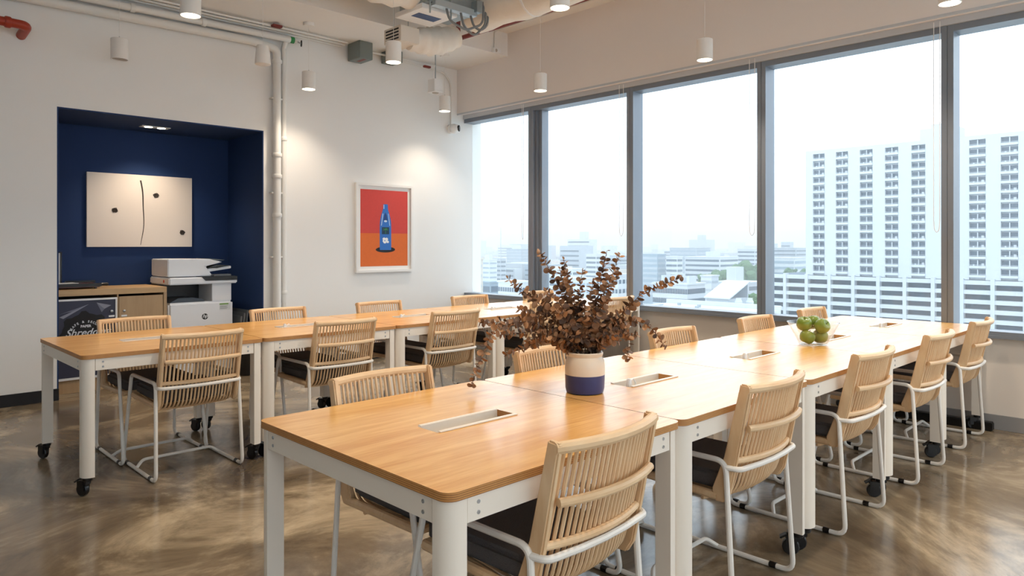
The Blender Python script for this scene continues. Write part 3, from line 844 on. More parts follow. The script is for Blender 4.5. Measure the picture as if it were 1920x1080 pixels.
shp([(.25, .28), (.33, .2), (.33, .08), (.29, .05)], .0055, pl1, 'printed_plane')
shp([(.1, .24), (.26, .26), (.2, .2)], .0055, pl1, 'printed_plane')
cl = []
for k in range(40):
    a = 2 * math.pi * k / 40
    rr = .20 + .012 * (1 if k % 5 < 2 else -1)
    cl.append((min(SWd - .016, max(.014, .225 + rr * math.cos(a))), .395 + rr * 1.0 * math.sin(a)))
shp(cl, .0048, mat('black_badge_print', '#0c0c11', .6), 'printed_badge')
inkw = mat('white_lettering', '#d9dbe2', .6)
word = 'SAFE & SECURE'
bmv = bmesh.new()
for k, chx in enumerate(word):
    if chx == ' ': continue
    me = text_mesh(chx, .028, 0, .0004, .0007)
    a = math.radians(56 - 112 * k / (len(word) - 1))
    Rr = .135
    me.transform(Matrix.Translation((Rr * math.sin(-a), Rr * math.cos(a), 0)) @ Matrix.Rotation(a, 4, 'Z'))
    bmv.from_mesh(me); bpy.data.meshes.remove(me)
me = bpy.data.meshes.new('printed_lettering'); bmv.to_mesh(me); bmv.free(); me.materials.append(inkw)
link('printed_lettering', me, dp, (.225, .0042, .375), (math.pi / 2, 0, 0))
text('printed_lettering', 'PAPER', .03, inkw, dp, (.225, .0042, .468), bold=.0012)
text('printed_lettering', 'Shredding', .088, inkw, dp, (.24, .0042, .412), shear=.35, bold=.0012)
lock(dp, SWd - .045, .59, .0045)
# board and papers on the cabinet
bo = thing('paper_trimmer', 'dark red-brown paper trimmer lying on the oak cabinet', 'trimmer', (1.66, 7.5, .9135))
MB().box(-.19, .2, -.17, .15, .012, .045).build('cutting_board', mat('red_brown_board', '#5a2a1e', .45), bo, bevel=.004)
MB().box(-.19, .21, -.18, -.16, .02, .05).build('edge_rule', M['black_plastic'], bo, bevel=.002)
MB().box(-.02, .23, .1, .13, .0455, .064).build('blade_arm', M['black_plastic'], bo, bevel=.004)
MB().lathe([(.012, 0), (.016, .07), (.012, .08)], 10, axis='x').build('arm_handle', M['black_plastic'], bo, (.2, -.12, .035))
for x in (-.17, .17):
    for y in (-.14, .12):
        MB().lathe([(.012, 0), (.012, .0122)], 8, c=(x, y, 0)).build('rubber_foot', M['black_plastic'], bo)
tag(MB().box(-.12, .08, -.06, .1, 0, .004).build('paper_sheet', M['white_plastic'], None, (1.63, 7.5, .9592), (0, 0, .1), smooth=0), 'white sheet lying on the paper trimmer', 'paper')
nb = thing('notice_stand', 'white notice panel with thin black frame behind the alcove edge', 'notice', (1.572, 7.715, .9135))
MB().box(-.075, .055, -.004, .004, .012, .325).build('notice_sheet', M['white_plastic'], nb, smooth=0)
nf = MB()
nf.box(.05, .062, -.01, .01, .0, .335); nf.box(-.085, .05, -.01, .01, .325, .335); nf.box(-.085, .05, -.04, .04, 0, .012)
nf.build('notice_frame', M['black_plastic'], nb, bevel=.001)

# printer
pn = thing('office_printer', 'white multifunction office printer beside the oak cabinet', 'printer', (2.415, 7.2, 0))
PWd = .63
PW_ = mat('printer_white', '#eceef2', .4)
PD = .52
MB().box(0, PWd, 0, PD, .395, .748).build('upper_body', PW_, pn, bevel=.02, segs=3)
for z0, z1 in ((.05, .22), (.225, .39)):
    dw = MB().box(0.004, PWd - .004, .0, PD, z0, z1).build('paper_drawer', PW_, pn, bevel=.008)
    MB().box(.2, .43, -.002, .004, z1 - .045, z1 - .02).build('drawer_grip', M['dark_hole'], dw, bevel=.002)
MB().box(.02, PWd - .02, .03, PD - .03, 0.0, .0495).build('foot_plinth', M['dark_hole'], pn, bevel=.002)
MB().box(.42, .615, .01, PD, .7485, .925).build('right_column', PW_, pn, bevel=.004)
MB().box(.0, .4195, .36, PD, .7485, .925).build('bay_back', M['black_plastic'], pn, smooth=0)
MB().box(.0, .03, .25, .3595, .7485, .925).build('bay_side', M['black_plastic'], pn, smooth=0)
MB().prism([(.02, 0), (.36, 0), (.34, .025), (.26, .042), (.1, .042)], .03, .34, 'xz').build('output_tray', mat('slate_tray', '#48515c', .5), pn, (0, 0, .7485), bevel=.004)
MB().box(-.005, PWd + .03, -.03, PD, .9255, .995).build('scanner_base', PW_, pn, bevel=.01, segs=3)
MB().prism([(.30, .9965), (.34, .957), (PWd + .028, .957), (PWd + .028, .9965)], -.036, -.0305, 'xz').build('control_panel', M['black_plastic'], pn, smooth=0)
MB().box(.3, PWd + .02, -.02, .12, .9955, .9995).build('panel_top', M['black_plastic'], pn, bevel=.001)
MB().box(.42, .6, -.026, .06, 1.0, 1.02).build('touch_screen', mat('screen_grey', '#55595e', .2), pn, (0, 0, 0), bevel=.004)
MB().prism([(0, 1.003), (.43, 1.003), (.36, 1.10), (.53, 1.14), (.40, 1.172), (0, 1.176)], .02, PD - .03, 'xz').build('document_feeder', PW_, pn, bevel=.008)
MB().prism([(.40, 1.045), (.62, 1.075), (.62, 1.10), (.38, 1.075)], .03, PD - .06, 'xz').build('feeder_output', PW_, pn, bevel=.003)
MB().prism([(.375, 1.085), (.47, 1.08), (.61, 1.105), (.46, 1.115)], .02, PD - .05, 'xz').build('feeder_tray', M['black_plastic'], pn, bevel=.002)
MB().prism([(.42, 1.165), (.55, 1.155), (.57, 1.162), (.43, 1.176)], .06, PD - .06, 'xz').build('input_tray', mat('tray_grey', '#5f686b', .5), pn, bevel=.002)
MB().box(-.0008, .0005, .3, .33, .945, .972).build('red_sticker', mat('red_sticker', '#c6452f', .5), pn, (-.0055, -.2, 0), smooth=0)
MB().box(.49, .60, -.0008, .0005, .655, .725).build('label', mat('pale_label', '#dcdfe0', .6), pn, smooth=0)
MB().box(.49, .58, -.0016, -.0006, .708, .722).build('label_stripe', mat('green_label', '#7aa45c', .6), pn, smooth=0)
for k in range(4):
    MB().box(.495, .575 - .012 * (k % 2), -.0016, -.0006, .694 - .009 * k, .697 - .009 * k).build('label_line', M['hose'], pn, smooth=0)
lg = MB().lathe([(.030, 0), (.030, .0008)], 24, axis='y').build('logo', mat('logo_black', '#191a1e', .5), pn, (.345, -.0012, .60))
text('logo_lettering', 'hp', .05, PW_, lg, (.001, -.0012, .006), shear=.3, bold=.0008)
# paper bundles leaning by the alcove side wall, waste bin
grey_card = mat('grey_cardboard', '#8a8c8d', .8, var=.1, vscale=12)
for k in range(3):
    tag(MB().box(-.009, .009, -.2, .2, 0, .63 - .03 * k).build('flattened_carton', grey_card, None, (3.162 - k * .034, 7.47 - .01 * k, .004), (0, .11 + .0 * k, 0), smooth=0), 'flattened grey carton leaning on the alcove side wall, %s of three' % ('innermost', 'middle', 'outermost')[k], 'carton', 'cartons beside the printer')
wb = thing('waste_bin', 'black round waste bin on the floor beside the printer', 'bin', (3.115, 7.02, 0))
MB().lathe([(.088, 0), (.115, .3), (.12, .3), (.12, .315), (.108, .315), (.082, .012)], 24, cap1=True).build('bin_shell', M['black_plastic'], wb)
MB().tube([(.119 * math.cos(a), .119 * math.sin(a), .312) for a in [k * math.pi / 12 for k in range(24)]], .005, 6, closed=True).build('bin_rim', M['black_plastic'], wb)

# black power rail on the floor under the windows
pr_ = thing('floor_power_rail', 'black power rail lying along the window wall under the tables', 'power rail', (5.93, 1.7, 0))
MB().box(-.035, .035, -.5, .5, 0, .06).build('rail_body', M['black_plastic'], pr_, bevel=.006)
for k in range(5):
    MB().lathe([(.02, 0), (.02, .003)], 12, c=(0, -.4 + k * .2, .0605)).build('socket', M['dark_hole'], pr_)

# blind chains
for k, y in enumerate((5.847, 4.42, 2.993, 1.545)):
    dy = (.012, .026, .025, .02)[k]
    zb = (1.37, 1.40, 1.39, 1.40)[k]
    pts = [(0, dy, 2.96 - zb), (0, dy, .1), (0, dy * .8, .03), (0, 0, 0), (0, -dy * .8, .03), (0, -dy, .1), (0, -dy, 2.96 - zb)]
    tag(MB().tube(fillet(pts, .03, 4), .0026, 6).build('blind_chain', M['pend_white'], None, (5.9, y, zb)), 'pale blind chain loop hanging at the %s window from the corner' % ORD[k], 'chain', 'blind chains at the windows')

# ================================================================== on the tables
vz = TH
VX, VY = 2.135, 1.775
va = thing('ceramic_vase', 'cream ceramic jar vase with a blue glazed base', 'vase', (VX, VY, vz))
MB().lathe([(.064, 0), (.072, .004), (.076, .02), (.0775, .072)], 40, cap1=False).build('blue_glaze', mat('blue_glaze', '#2f3a6e', .3, var=.12, vscale=40), va)
MB().lathe([(.0775, .072), (.0778, .10), (.075, .125), (.069, .138), (.0675, .142), (.07, .149), (.071, .155), (.069, .159), (.063, .158), (.061, .14), (.066, .11), (.068, .02), (.0, .012)], 40, cap0=False, cap1=False).build('cream_glaze', mat('cream_glaze', '#e3d3be', .3, var=.03, vscale=20), va)

br = thing('eucalyptus_bouquet', 'bunch of dried brown eucalyptus stems standing in the vase', 'dried plant', (VX, VY, vz + .1))
LM = [mat('leaf_brown', '#8f6748', .65, var=.25, vscale=30), mat('leaf_tan', '#b5865d', .6, var=.2, vscale=30), mat('leaf_dark', '#5a4437', .7, var=.2, vscale=30), mat('leaf_grey_brown', '#82695a', .7, var=.2, vscale=30)]
STEM = mat('dry_stem', '#55402f', .7)
def leaf_mesh(mt, cup, asp):
    m_ = MB()
    n = 10
    vs_ = [(0, .5, -cup * .4)]
    for k in range(n):
        a = 2 * math.pi * k / n
        rr = .5
        vs_.append((rr * asp * math.sin(a), .5 - rr * math.cos(a) * (1.0 if math.cos(a) > 0 else 1.08), cup * .35 * (math.sin(a) ** 2)))
    m_.add(vs_, [(0, 1 + k, 1 + (k + 1) % n) for k in range(n)])
    me = m_.mesh('leaf', mt, smooth=80)
    return me
LEAVES = [leaf_mesh(m_, c_, a_) for m_ in LM for c_, a_ in ((.35, .95), (-.25, .8))]
LW = [0, 0, 1, 1, 0, 2, 3, 4, 5, 6]
tips = [  # pixel path of each stem above the rim, tip last, and depth offset towards the alcove
    ([(1065, 570), (1012, 472)], .05), ([(1035, 590), (952, 522)], .0), ([(1000, 600), (925, 612), (883, 726)], -.05), ([(1010, 600), (900, 606)], .03),
    ([(1075, 560), (1057, 487)], -.02), ([(1085, 560), (1092, 508)], .03), ([(1120, 560), (1138, 470)], .04), ([(1130, 560), (1162, 478)], -.02),
    ([(1125, 570), (1158, 512)], .06), ([(1165, 590), (1205, 548), (1278, 520)], .0), ([(1165, 600), (1215, 605), (1247, 650)], -.04), ([(1150, 610), (1180, 620), (1176, 674)], -.06),
    ([(1040, 600), (972, 580)], -.05), ([(1020, 620), (940, 628)], .05), ([(1040, 630), (975, 655), (945, 668)], -.02), ([(1040, 620), (985, 640)], -.08),
    ([(1060, 580), (1022, 545)], -.08), ([(1080, 590), (1062, 530)], .09), ([(1105, 580), (1112, 528)], -.07), ([(1140, 600), (1190, 572)], .07),
    ([(1130, 620), (1195, 628)], .06), ([(1140, 620), (1172, 602)], -.09), ([(1110, 600), (1140, 560)], -.1), ([(1070, 610), (1040, 575)], -.11),
    ([(1095, 600), (1085, 548)], .0), ([(1030, 570), (985, 545)], .08), ([(1065, 560), (1050, 505)], .06), ([(1120, 630), (1160, 640)], -.1), ([(1060, 635), (1010, 625)], -.12),
    ([(1090, 620), (1098, 575)], -.12), ([(1080, 630), (1050, 620)], -.1), ([(1125, 625), (1150, 590)], .02)]
DV = VX * CC + VY * SS
big, rest = [], MB()
PLAN = []
for ti, (path, off) in enumerate(tips):
    a = R.uniform(0, 6.28)
    base = Vector((.03 * math.cos(a), .03 * math.sin(a), .0))
    rim = Vector((.045 * math.cos(a), .045 * math.sin(a), .062))
    pts = [base]
    full = [(1099 + (path[0][0] - 1099) * .42, 655)] + path
    n = len(full)
    for k, (u, v) in enumerate(full):
        t = (k + .3) / n
        P = Vector(at_d(u, v, DV + off * t)) - Vector((VX, VY, vz + .1))
        if k == 0:
            h = math.hypot(P.x, P.y)
            if h > .05: P.x *= .05 / h; P.y *= .05 / h
            P.z = .066
        pts.append(P)
    sm = fillet(pts, .12, 5)
    stem = MB().tube(sm, [.0022 - .0013 * k / (len(sm) - 1) for k in range(len(sm))], 5).build('branch', STEM, br)
    # leaf pairs along the stem
    L_ = [0]
    for k in range(1, len(sm)): L_.append(L_[-1] + (sm[k] - sm[k - 1]).length)
    tot = L_[-1]
    s = .085
    flip = 0
    while s < tot:
        k = max(i for i in range(len(L_)) if L_[i] <= s)
        k = min(k, len(sm) - 2)
        q = sm[k].lerp(sm[k + 1], (s - L_[k]) / max(1e-6, L_[k + 1] - L_[k]))
        T = (sm[k + 1] - sm[k]).normalized()
        size = (.037 - .016 * (s / tot)) * R.uniform(.8, 1.15)
        ax = T.orthogonal().normalized()
        ax.rotate(Matrix.Rotation(flip * 1.57 + R.uniform(-.5, .5), 3, T))
        for sg in (-1, 1):
            if R.random() < .06: continue
            D = (ax * sg + T * R.uniform(-.1, .6)).normalized()
            Nn = T.cross(D).normalized().cross(D) * -1
            Nn.rotate(Matrix.Rotation(R.uniform(-1.5, 1.5), 3, D))
            X_ = D.cross(Nn).normalized()
            mt = Matrix((X_, D, X_.cross(D))).transposed().to_4x4()
            mt.translation = q
            PLAN.append((size, mt @ Matrix.Scale(size, 4), stem, R.choice(LW)))
        flip += 1
        s += (.0155 - .005 * (s / tot)) * R.uniform(.85, 1.2)
    PLAN.append((.012, Matrix.Translation(sm[-1]) @ Matrix.Rotation(R.uniform(0, 3), 4, 'X') @ Matrix.Scale(.014, 4), stem, 0))
PLAN.sort(key=lambda e: -e[0])
rest_bm = bmesh.new()
for i, (sz, mt, stem, li) in enumerate(PLAN):
    if i < 300:
        o = link('leaf', LEAVES[li], stem)
        o.matrix_basis = mt
    else:
        n0 = len(rest_bm.faces)
        tmp = LEAVES[li].copy(); tmp.transform(mt)
        rest_bm.from_mesh(tmp); bpy.data.meshes.remove(tmp)
        rest_bm.faces.ensure_lookup_table()
        for fa in rest_bm.faces[n0:]: fa.material_index = li // 2
me = bpy.data.meshes.new('small_leaves'); rest_bm.to_mesh(me); rest_bm.free()
for m_ in LM: me.materials.append(m_)
tag(link('small_leaves', me, br), kind='stuff')

# bowl of apples
BX, BYY = 4.085, 1.70
bw = thing('glass_bowl', 'clear glass bowl with flaring sides holding green apples', 'bowl', (BX, BYY, TH))
MB().lathe([(.0, .0005), (.068, .0005), (.076, .006), (.139, .128), (.141, .130), (.1365, .130), (.074, .012), (.066, .008), (.0, .008)], 40, cap0=False, cap1=False).build('bowl_shell', M['bowl_glass'], bw, smooth=50)
ap_m = mat('green_apple_skin', '#6f8424', .3, var=.22, vscale=14, coat=.2)
ast = mat('apple_stem', '#4b3524', .8)
ap_me = MB().lathe([(.0, .062), (.006, .064), (.016, .071), (.026, .0715), (.036, .064), (.0425, .046), (.042, .03), (.035, .012), (.024, .003), (.012, .003), (.0, .008)], 24, cap0=False, cap1=False).mesh('apple_flesh', ap_m, smooth=70)
def bl(dx, dy): return (BX + dx * SS + dy * CC, BYY - dx * CC + dy * SS)     # dx to the right, dy away
ap_me.transform(Matrix.Translation((0, 0, -.0365)))
for k, (dx, dy, z, rx, ry, lab) in enumerate((
        (-.038, -.012, .0465, .3, .2, 'green apple lying low in the glass bowl towards the alcove'),
        (.046, .010, .0465, -.2, .3, 'green apple lying low in the glass bowl towards the open floor'),
        (-.050, .004, .1195, .2, -.3, 'green apple resting high against the bowl rim, alcove side'),
        (.036, -.036, .1115, 1.0, -.3, 'green apple on top of the pile showing its hollow'),
        (.020, .048, .1225, -.3, .2, 'green apple resting on the pile nearest the windows'))):
    x, y = bl(dx, dy)
    a = thing('green_apple', lab, 'apple', (x, y, TH + z), 0, 'green apples in the glass bowl')
    link('apple_flesh', ap_me, a, (0, 0, 0), (rx, ry, 0))
    MB().tube([(0, 0, .024), (.002, 0, .034), (.006, .002, .044)], .0016, 6).build('apple_stem', ast, a, (0, 0, 0), (rx, ry, 0))

# ================================================================== the city outside
GZ = -38.0
M['c_white'] = mat('white_facade', '#bfc5cb', .8, var=.03, vscale=.2)
M['c_grey'] = mat('grey_facade', '#a3acb4', .8, var=.05, vscale=.2)
M['c_beige'] = mat('beige_facade', '#c2bbb0', .8, var=.04, vscale=.2)
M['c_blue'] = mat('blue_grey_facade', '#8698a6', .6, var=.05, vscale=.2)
M['c_win'] = mat('far_window_glass', '#43586a', .25, spec=.6)
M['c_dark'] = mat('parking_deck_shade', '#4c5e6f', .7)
M['c_roof'] = mat('grey_roof', '#9aa3a9', .8)
M['c_redroof'] = mat('red_tile_roof', '#b5654f', .8)
M['c_tree'] = mat('tree_foliage', '#4c6b45', .9, var=.35, vscale=.5)
M['c_trunk'] = mat('tree_trunk', '#5b4a3a', .9)
M['c_ground'] = mat('city_ground', '#b4b9b6', .9, var=.3, vscale=.02)
struct(MB().box(9, 4200, -900, 4200, GZ - 2, GZ).build('ground', M['c_ground'], smooth=0))

# apartment tower with its parking podium: the facade faces this window wall
FX = 257.0
ab = thing('apartment_tower', 'tall white apartment slab with columns of balconies above a parking podium', 'building', (FX, 76, GZ))
def L(x, y, z): return (x - FX, y - 76, z - GZ)
BAYS = [(106.964 - 8.06 * k, 102.86 - 8.06 * k) for k in range(5)] + [(58.35 - 8.3 * k, 53.95 - 8.3 * k) for k in range(5)]
YT0, YT1 = 10.0, 109.6
ZT, ZP = 35.4, -9.5
rows = [32.96 - 2.88 * k for k in range(15)]
# solid wall strips between the bays, with spandrels at every floor
wl_ = MB()
edges = [YT1] + [e for b in BAYS for e in b] + [YT0]
for k in range(0, len(edges), 2):
    a, b = edges[k], edges[k + 1]
    p0, p1 = L(FX, b, ZP), L(FX + 14, a, ZT)
    wl_.box(p0[0], p1[0], p0[1], p1[1], p0[2], p1[2])
for (a, b) in BAYS:
    p0, p1 = L(FX, b, rows[0] + 1.15), L(FX + 14, a, ZT)
    wl_.box(p0[0], p1[0], p0[1], p1[1], p0[2], p1[2])
    p0, p1 = L(FX + 1.3, b, ZP), L(FX + 14, a, rows[0] + 1.15)
    wl_.box(p0[0], p1[0], p0[1], p1[1], p0[2], p1[2])
wl_.build('tower_wall', M['c_white'], ab, smooth=0)
bay = MB()
bay.m(0).box(.0, 1.3, -2.05, 2.05, -1.40, -.95)          # floor slab
bay.m(0).box(-.25, .0, -2.05, 2.05, -1.40, -.62)         # balcony front
bay.m(0).box(-.25, -.1, -2.05, 2.05, -.42, -.32)         # rail
bay.m(1).box(1.1, 1.28, -1.95, -.12, -.95, 1.0)          # two dark openings
bay.m(1).box(1.1, 1.28, .12, 1.95, -.95, 1.0)
bay.m(0).box(.3, 1.3, -.12, .12, -.95, 1.1)              # dividing wall
bme = bay.mesh('balcony_bay', [M['c_white'], M['c_win']], smooth=0)
bay.m(0).box(.5, 1.0, -1.6, -.9, -.95, .1); bay.box(.4, .9, .8, 1.2, -.9, -.2)
bme2 = bay.mesh('balcony_bay', [M['c_white'], M['c_win']], smooth=0)
for (a, b) in BAYS:
    for z in rows:
        o = link('balcony_bay', R.choice((bme, bme, bme2)), ab, L(FX, (a + b) / 2, z))
        o.scale = (1, (a - b) / 4.104, 1)
rb = MB()
p0, p1 = L(FX + 3, 62, ZT), L(FX + 11, 73, ZT + 4); rb.box(p0[0], p1[0], p0[1], p1[1], p0[2] + .01, p1[2])
p0, p1 = L(FX + 4, 66, ZT + 4), L(FX + 8, 70, ZT + 5.5); rb.box(p0[0], p1[0], p0[1], p1[1], p0[2], p1[2])
rb.tube([L(FX + 5, 69.6, ZT + 5), L(FX + 5, 69.6, ZT + 8)], .15, 5)
rb.build('roof_house', M['c_white'], ab, smooth=0)
la = MB()
for sx in (-.5, .5):
    for sy in (-.5, .5): la.tube([L(FX + 6 + sx, 44.6 + sy, ZT), L(FX + 6 + sx, 44.6 + sy, ZT + 17)], .09, 4)
for k in range(11):
    z = ZT + .5 + 1.5 * k
    for sx in (-.5, .5): la.tube([L(FX + 6 + sx, 44.1, z), L(FX + 6 + sx, 45.1, z + 1.4)], .06, 4)
    for sy in (-.5, .5): la.tube([L(FX + 5.5, 44.6 + sy, z), L(FX + 6.5, 44.6 + sy, z + 1.4)], .06, 4)
la.build('lattice_mast', M['c_roof'], ab, smooth=0)
# podium decks
PIL = [125.0, 116.9, 108.858, 100.806, 92.7, 84.583, 76.4, 68.1, 60.1, 51.9, 43.7, 35.5, 27.3]
pd = MB()
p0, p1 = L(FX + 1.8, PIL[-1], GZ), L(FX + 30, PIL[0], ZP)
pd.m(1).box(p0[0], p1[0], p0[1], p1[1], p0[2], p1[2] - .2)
decks = [-9.7 - 2.98 * k for k in range(10)]
for z in decks:
    p0, p1 = L(FX - 1.2, PIL[-1], z - 1.25), L(FX + 1.85, PIL[0], z + .05)
    pd.m(0).box(p0[0], p1[0], p0[1], p1[1], p0[2], p1[2])
for y in PIL:
    p0, p1 = L(FX - 1.45, y - .55, GZ), L(FX + 1.0, y + .55, ZP + .4)
    pd.m(0).box(p0[0], p1[0], p0[1], p1[1], p0[2], p1[2])
pd.build('parking_podium', [M['c_white'], M['c_dark']], ab, smooth=0)

# other buildings; pixel spans fix the direction, the distance comes from their size and what stands in front of them
FOOT = [(FX - 2, FX + 32, 8, 127)]
def building(name, label, u0, u1, vt, d, depth, wall, bands=0, band_h=.45, win='c_win', cells=0, roof=None, extra=None, vfoot=None):
    X = at_d(u0, vt, d)[0]
    us = u0 + .66 * (u1 - u0)                            # front face, then the flank that turns away
    ya, yb = on_x(u0, vt, X)[1], on_x(us, vt, X)[1]
    depth = min(60.0, max(6.0, on_y(u1, vt, yb)[0] - X)) if yb > 5 else depth
    zt = at_d(us, vt, X * CC + yb * SS)[2]
    w_ = abs(ya - yb)
    b = thing(name, label, 'building', (X, (ya + yb) / 2, GZ))
    Hh = zt - GZ
    FOOT.append((X - 1, X + depth + 1, (ya + yb) / 2 - w_ / 2 - 1, (ya + yb) / 2 + w_ / 2 + 1))
    MB().box(0, depth, -w_ / 2, w_ / 2, 0, Hh).build('wall', M[wall], b, smooth=0)
    MB().box(-.3, depth + .3, -w_ / 2 - .3, w_ / 2 + .3, Hh + .01, Hh + .6).build('roof', M[roof or wall], b, smooth=0)
    fh = 3.4
    nb_ = bands or int(min(Hh, 34) // fh)
    hb_ = fh * band_h / 2
    if cells:
        cw = w_ / cells
        wm = MB().box(-.12, .05, -cw * .32, cw * .32, -hb_, hb_).mesh('window', M[win], smooth=0)
        nd = max(2, int(depth / cw * .8)); dw = depth / nd
        wm2 = MB().box(-dw * .3, dw * .3, -.12, .05, -hb_, hb_).mesh('window', M[win], smooth=0)
        for k in range(nb_):
            for j in range(cells): link('window', wm, b, (0, -w_ / 2 + cw * (j + .5), Hh - 2.2 - fh * k))
            for j in range(nd): link('window', wm2, b, (dw * (j + .5), -w_ / 2, Hh - 2.2 - fh * k))
    else:
        wm = MB().box(-.12, .05, -w_ / 2 * .95, w_ / 2 * .95, -hb_, hb_).mesh('window_band', M[win], smooth=0)
        wm2 = MB().box(.6, depth - .6, -.12, .05, -hb_, hb_).mesh('window_band', M[win], smooth=0)
        for k in range(nb_):
            link('window_band', wm, b, (0, 0, Hh - 2.2 - fh * k))
            link('window_band', wm2, b, (0, -w_ / 2, Hh - 2.2 - fh * k))
    if extra:
        for (fx0, fx1, hh) in extra:
            MB().box(depth * .2, depth * .6, -w_ / 2 + w_ * fx0, -w_ / 2 + w_ * fx1, Hh + .61, Hh + hh).build('roof_house', M[wall], b, smooth=0)
    return b
building('office_block', 'pale striped block at the wall edge of the corner window', 866, 888, 487, 240, 20, 'c_beige', 9, .28, 'c_grey')
building('glass_block', 'low bluish glass block seen through the corner window', 890, 933, 531, 260, 20, 'c_blue', 4, .6, 'c_win')
building('house_block', 'white low block with square windows in the corner window', 934, 992, 531, 230, 18, 'c_white', 5, .4, cells=9)
building('office_block', 'long pale office building in the corner window', 889, 932, 488, 520, 30, 'c_white', 6, .35, 'c_blue', extra=[(.1, .4, 4)])
building('office_block', 'narrow pale tower block in the corner window', 922, 947, 486, 560, 30, 'c_grey', 7, .4)
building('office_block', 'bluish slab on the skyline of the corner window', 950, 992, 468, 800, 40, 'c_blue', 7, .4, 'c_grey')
building('office_block', 'white slab with close dark bands beside the first mullion', 1030, 1095, 506, 420, 25, 'c_white', 6, .4)
building('office_block', 'slim white striped office building in the second window', 1099, 1127, 478, 520, 25, 'c_white', 8, .45)
building('office_block', 'pale blue office building in the second window', 1127, 1178, 484, 640, 30, 'c_grey', 7, .45)
building('house_block', 'white block with small square windows behind the vase leaves', 1118, 1180, 517, 260, 22, 'c_white', 8, .42, cells=7)
building('office_block', 'large white block seen behind the branches', 1060, 1118, 524, 330, 25, 'c_white', 5, .3, 'c_blue')
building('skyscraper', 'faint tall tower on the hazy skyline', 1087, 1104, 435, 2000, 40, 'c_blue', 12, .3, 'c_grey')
building('glass_block', 'bluish building with stacked decks beside the second mullion', 1203, 1248, 478, 480, 30, 'c_blue', 8, .45, 'c_grey')
building('office_block', 'white office block with dark stripes, shorter wing', 1249, 1280, 482, 470, 30, 'c_white', 8, .42)
building('office_block', 'long white office block with regular dark bands in the third window', 1284, 1384, 483, 500, 30, 'c_white', 8, .42, extra=[(.3, .5, 4)])
building('hall_building', 'grey roofed hall behind the long white office block', 1256, 1332, 466, 600, 40, 'c_grey', 5, .3, 'c_blue', roof='c_roof')
building('office_block', 'white banded building beside the third mullion', 1383, 1432, 468, 620, 30, 'c_white', 8, .42)
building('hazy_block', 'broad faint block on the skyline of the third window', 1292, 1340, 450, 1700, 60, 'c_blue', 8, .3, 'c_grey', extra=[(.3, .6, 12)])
building('shop_houses', 'row of pale shophouses with many small windows', 1224, 1322, 535, 250, 14, 'c_white', 5, .5, cells=26, extra=[(.05, .12, 3), (.3, .36, 2.5), (.55, .6, 3), (.8, .86, 3)])
building('office_block', 'white rooftop block between the shophouses and the trees', 1314, 1344, 519, 300, 12, 'c_white', 4, .3, 'c_grey')
building('low_hall', 'long flat white roofed hall beside the trees', 1340, 1436, 532, 320, 40, 'c_white', 3, .5, extra=[(.45, .75, 7)])
building('low_hall', 'long low dark roofed hall beside the apartment tower', 1440, 1520, 466, 650, 50, 'c_grey', 6, .4, roof='c_roof')
building('curved_block', 'pale decked building beside the apartment tower', 1446, 1512, 485, 420, 30, 'c_white', 6, .45, 'c_blue')
# warehouse with one sloping white roof
wx, wy, wz = at_d(1345, 560, 190)
wh = thing('warehouse', 'small grey warehouse with a steep white roof', 'building', (wx, wy, GZ))
h0 = wz - GZ
MB().box(0, 10, -3.3, 3.3, 0, h0).build('wall', M['c_grey'], wh, smooth=0)
MB().prism([(-.5, h0), (11, h0 + 4.2), (11, h0 + 4.5), (-.5, h0 + .3)], -3.8, 3.8, 'xz').build('roof', M['c_white'], wh, smooth=0)
MB().box(10.4, 10.8, -3.3, 3.3, h0 - .5, h0 + 4.2).build('gable', M['c_grey'], wh, smooth=0)
# near flat roof with cooling towers
fx_, fy_, fz_ = at_d(1320, 577, 150)
fr = thing('flat_roof_block', 'near white flat roof with pipes and small vents', 'building', (fx_, fy_, GZ))
h0 = fz_ - GZ
MB().box(-40, 6, -14, 13, 0, h0).build('wall', M['c_white'], fr, smooth=0)
pv = MB().box(5.6, 6.2, -14, 13, h0 + .01, h0 + .9); pv.build('parapet', M['c_white'], fr, smooth=0)
for k in range(7):
    x, y = R.uniform(-20, 2), R.uniform(-11, 10)
    MB().box(x, x + .6, y, y + .6, h0 + .01, h0 + .6).build('roof_vent', M['c_roof'], fr, smooth=0)
MB().tube([(-8, -6, h0 + .5), (-8, 7, h0 + .5), (-4, 7.5, h0 + .5)], .15, 6).build('roof_pipe', M['c_roof'], fr)
for k in range(2):
    q = at_d(1385 + 21 * k, 571, 168)
    ct = thing('cooling_tower', 'round white cooling tower on the near roof, %s' % ('towards the corner', 'towards the apartment tower')[k], 'cooling tower', (q[0], q[1], GZ))
    hh = q[2] - GZ
    MB().box(-.8, .8, -.8, .8, 0, hh).build('base', M['c_white'], ct, smooth=0)
    MB().lathe([(.8, hh + .01), (.9, hh + .6), (.6, hh + 1.2), (.65, hh + 1.5)], 12).build('drum', M['c_white'], ct)
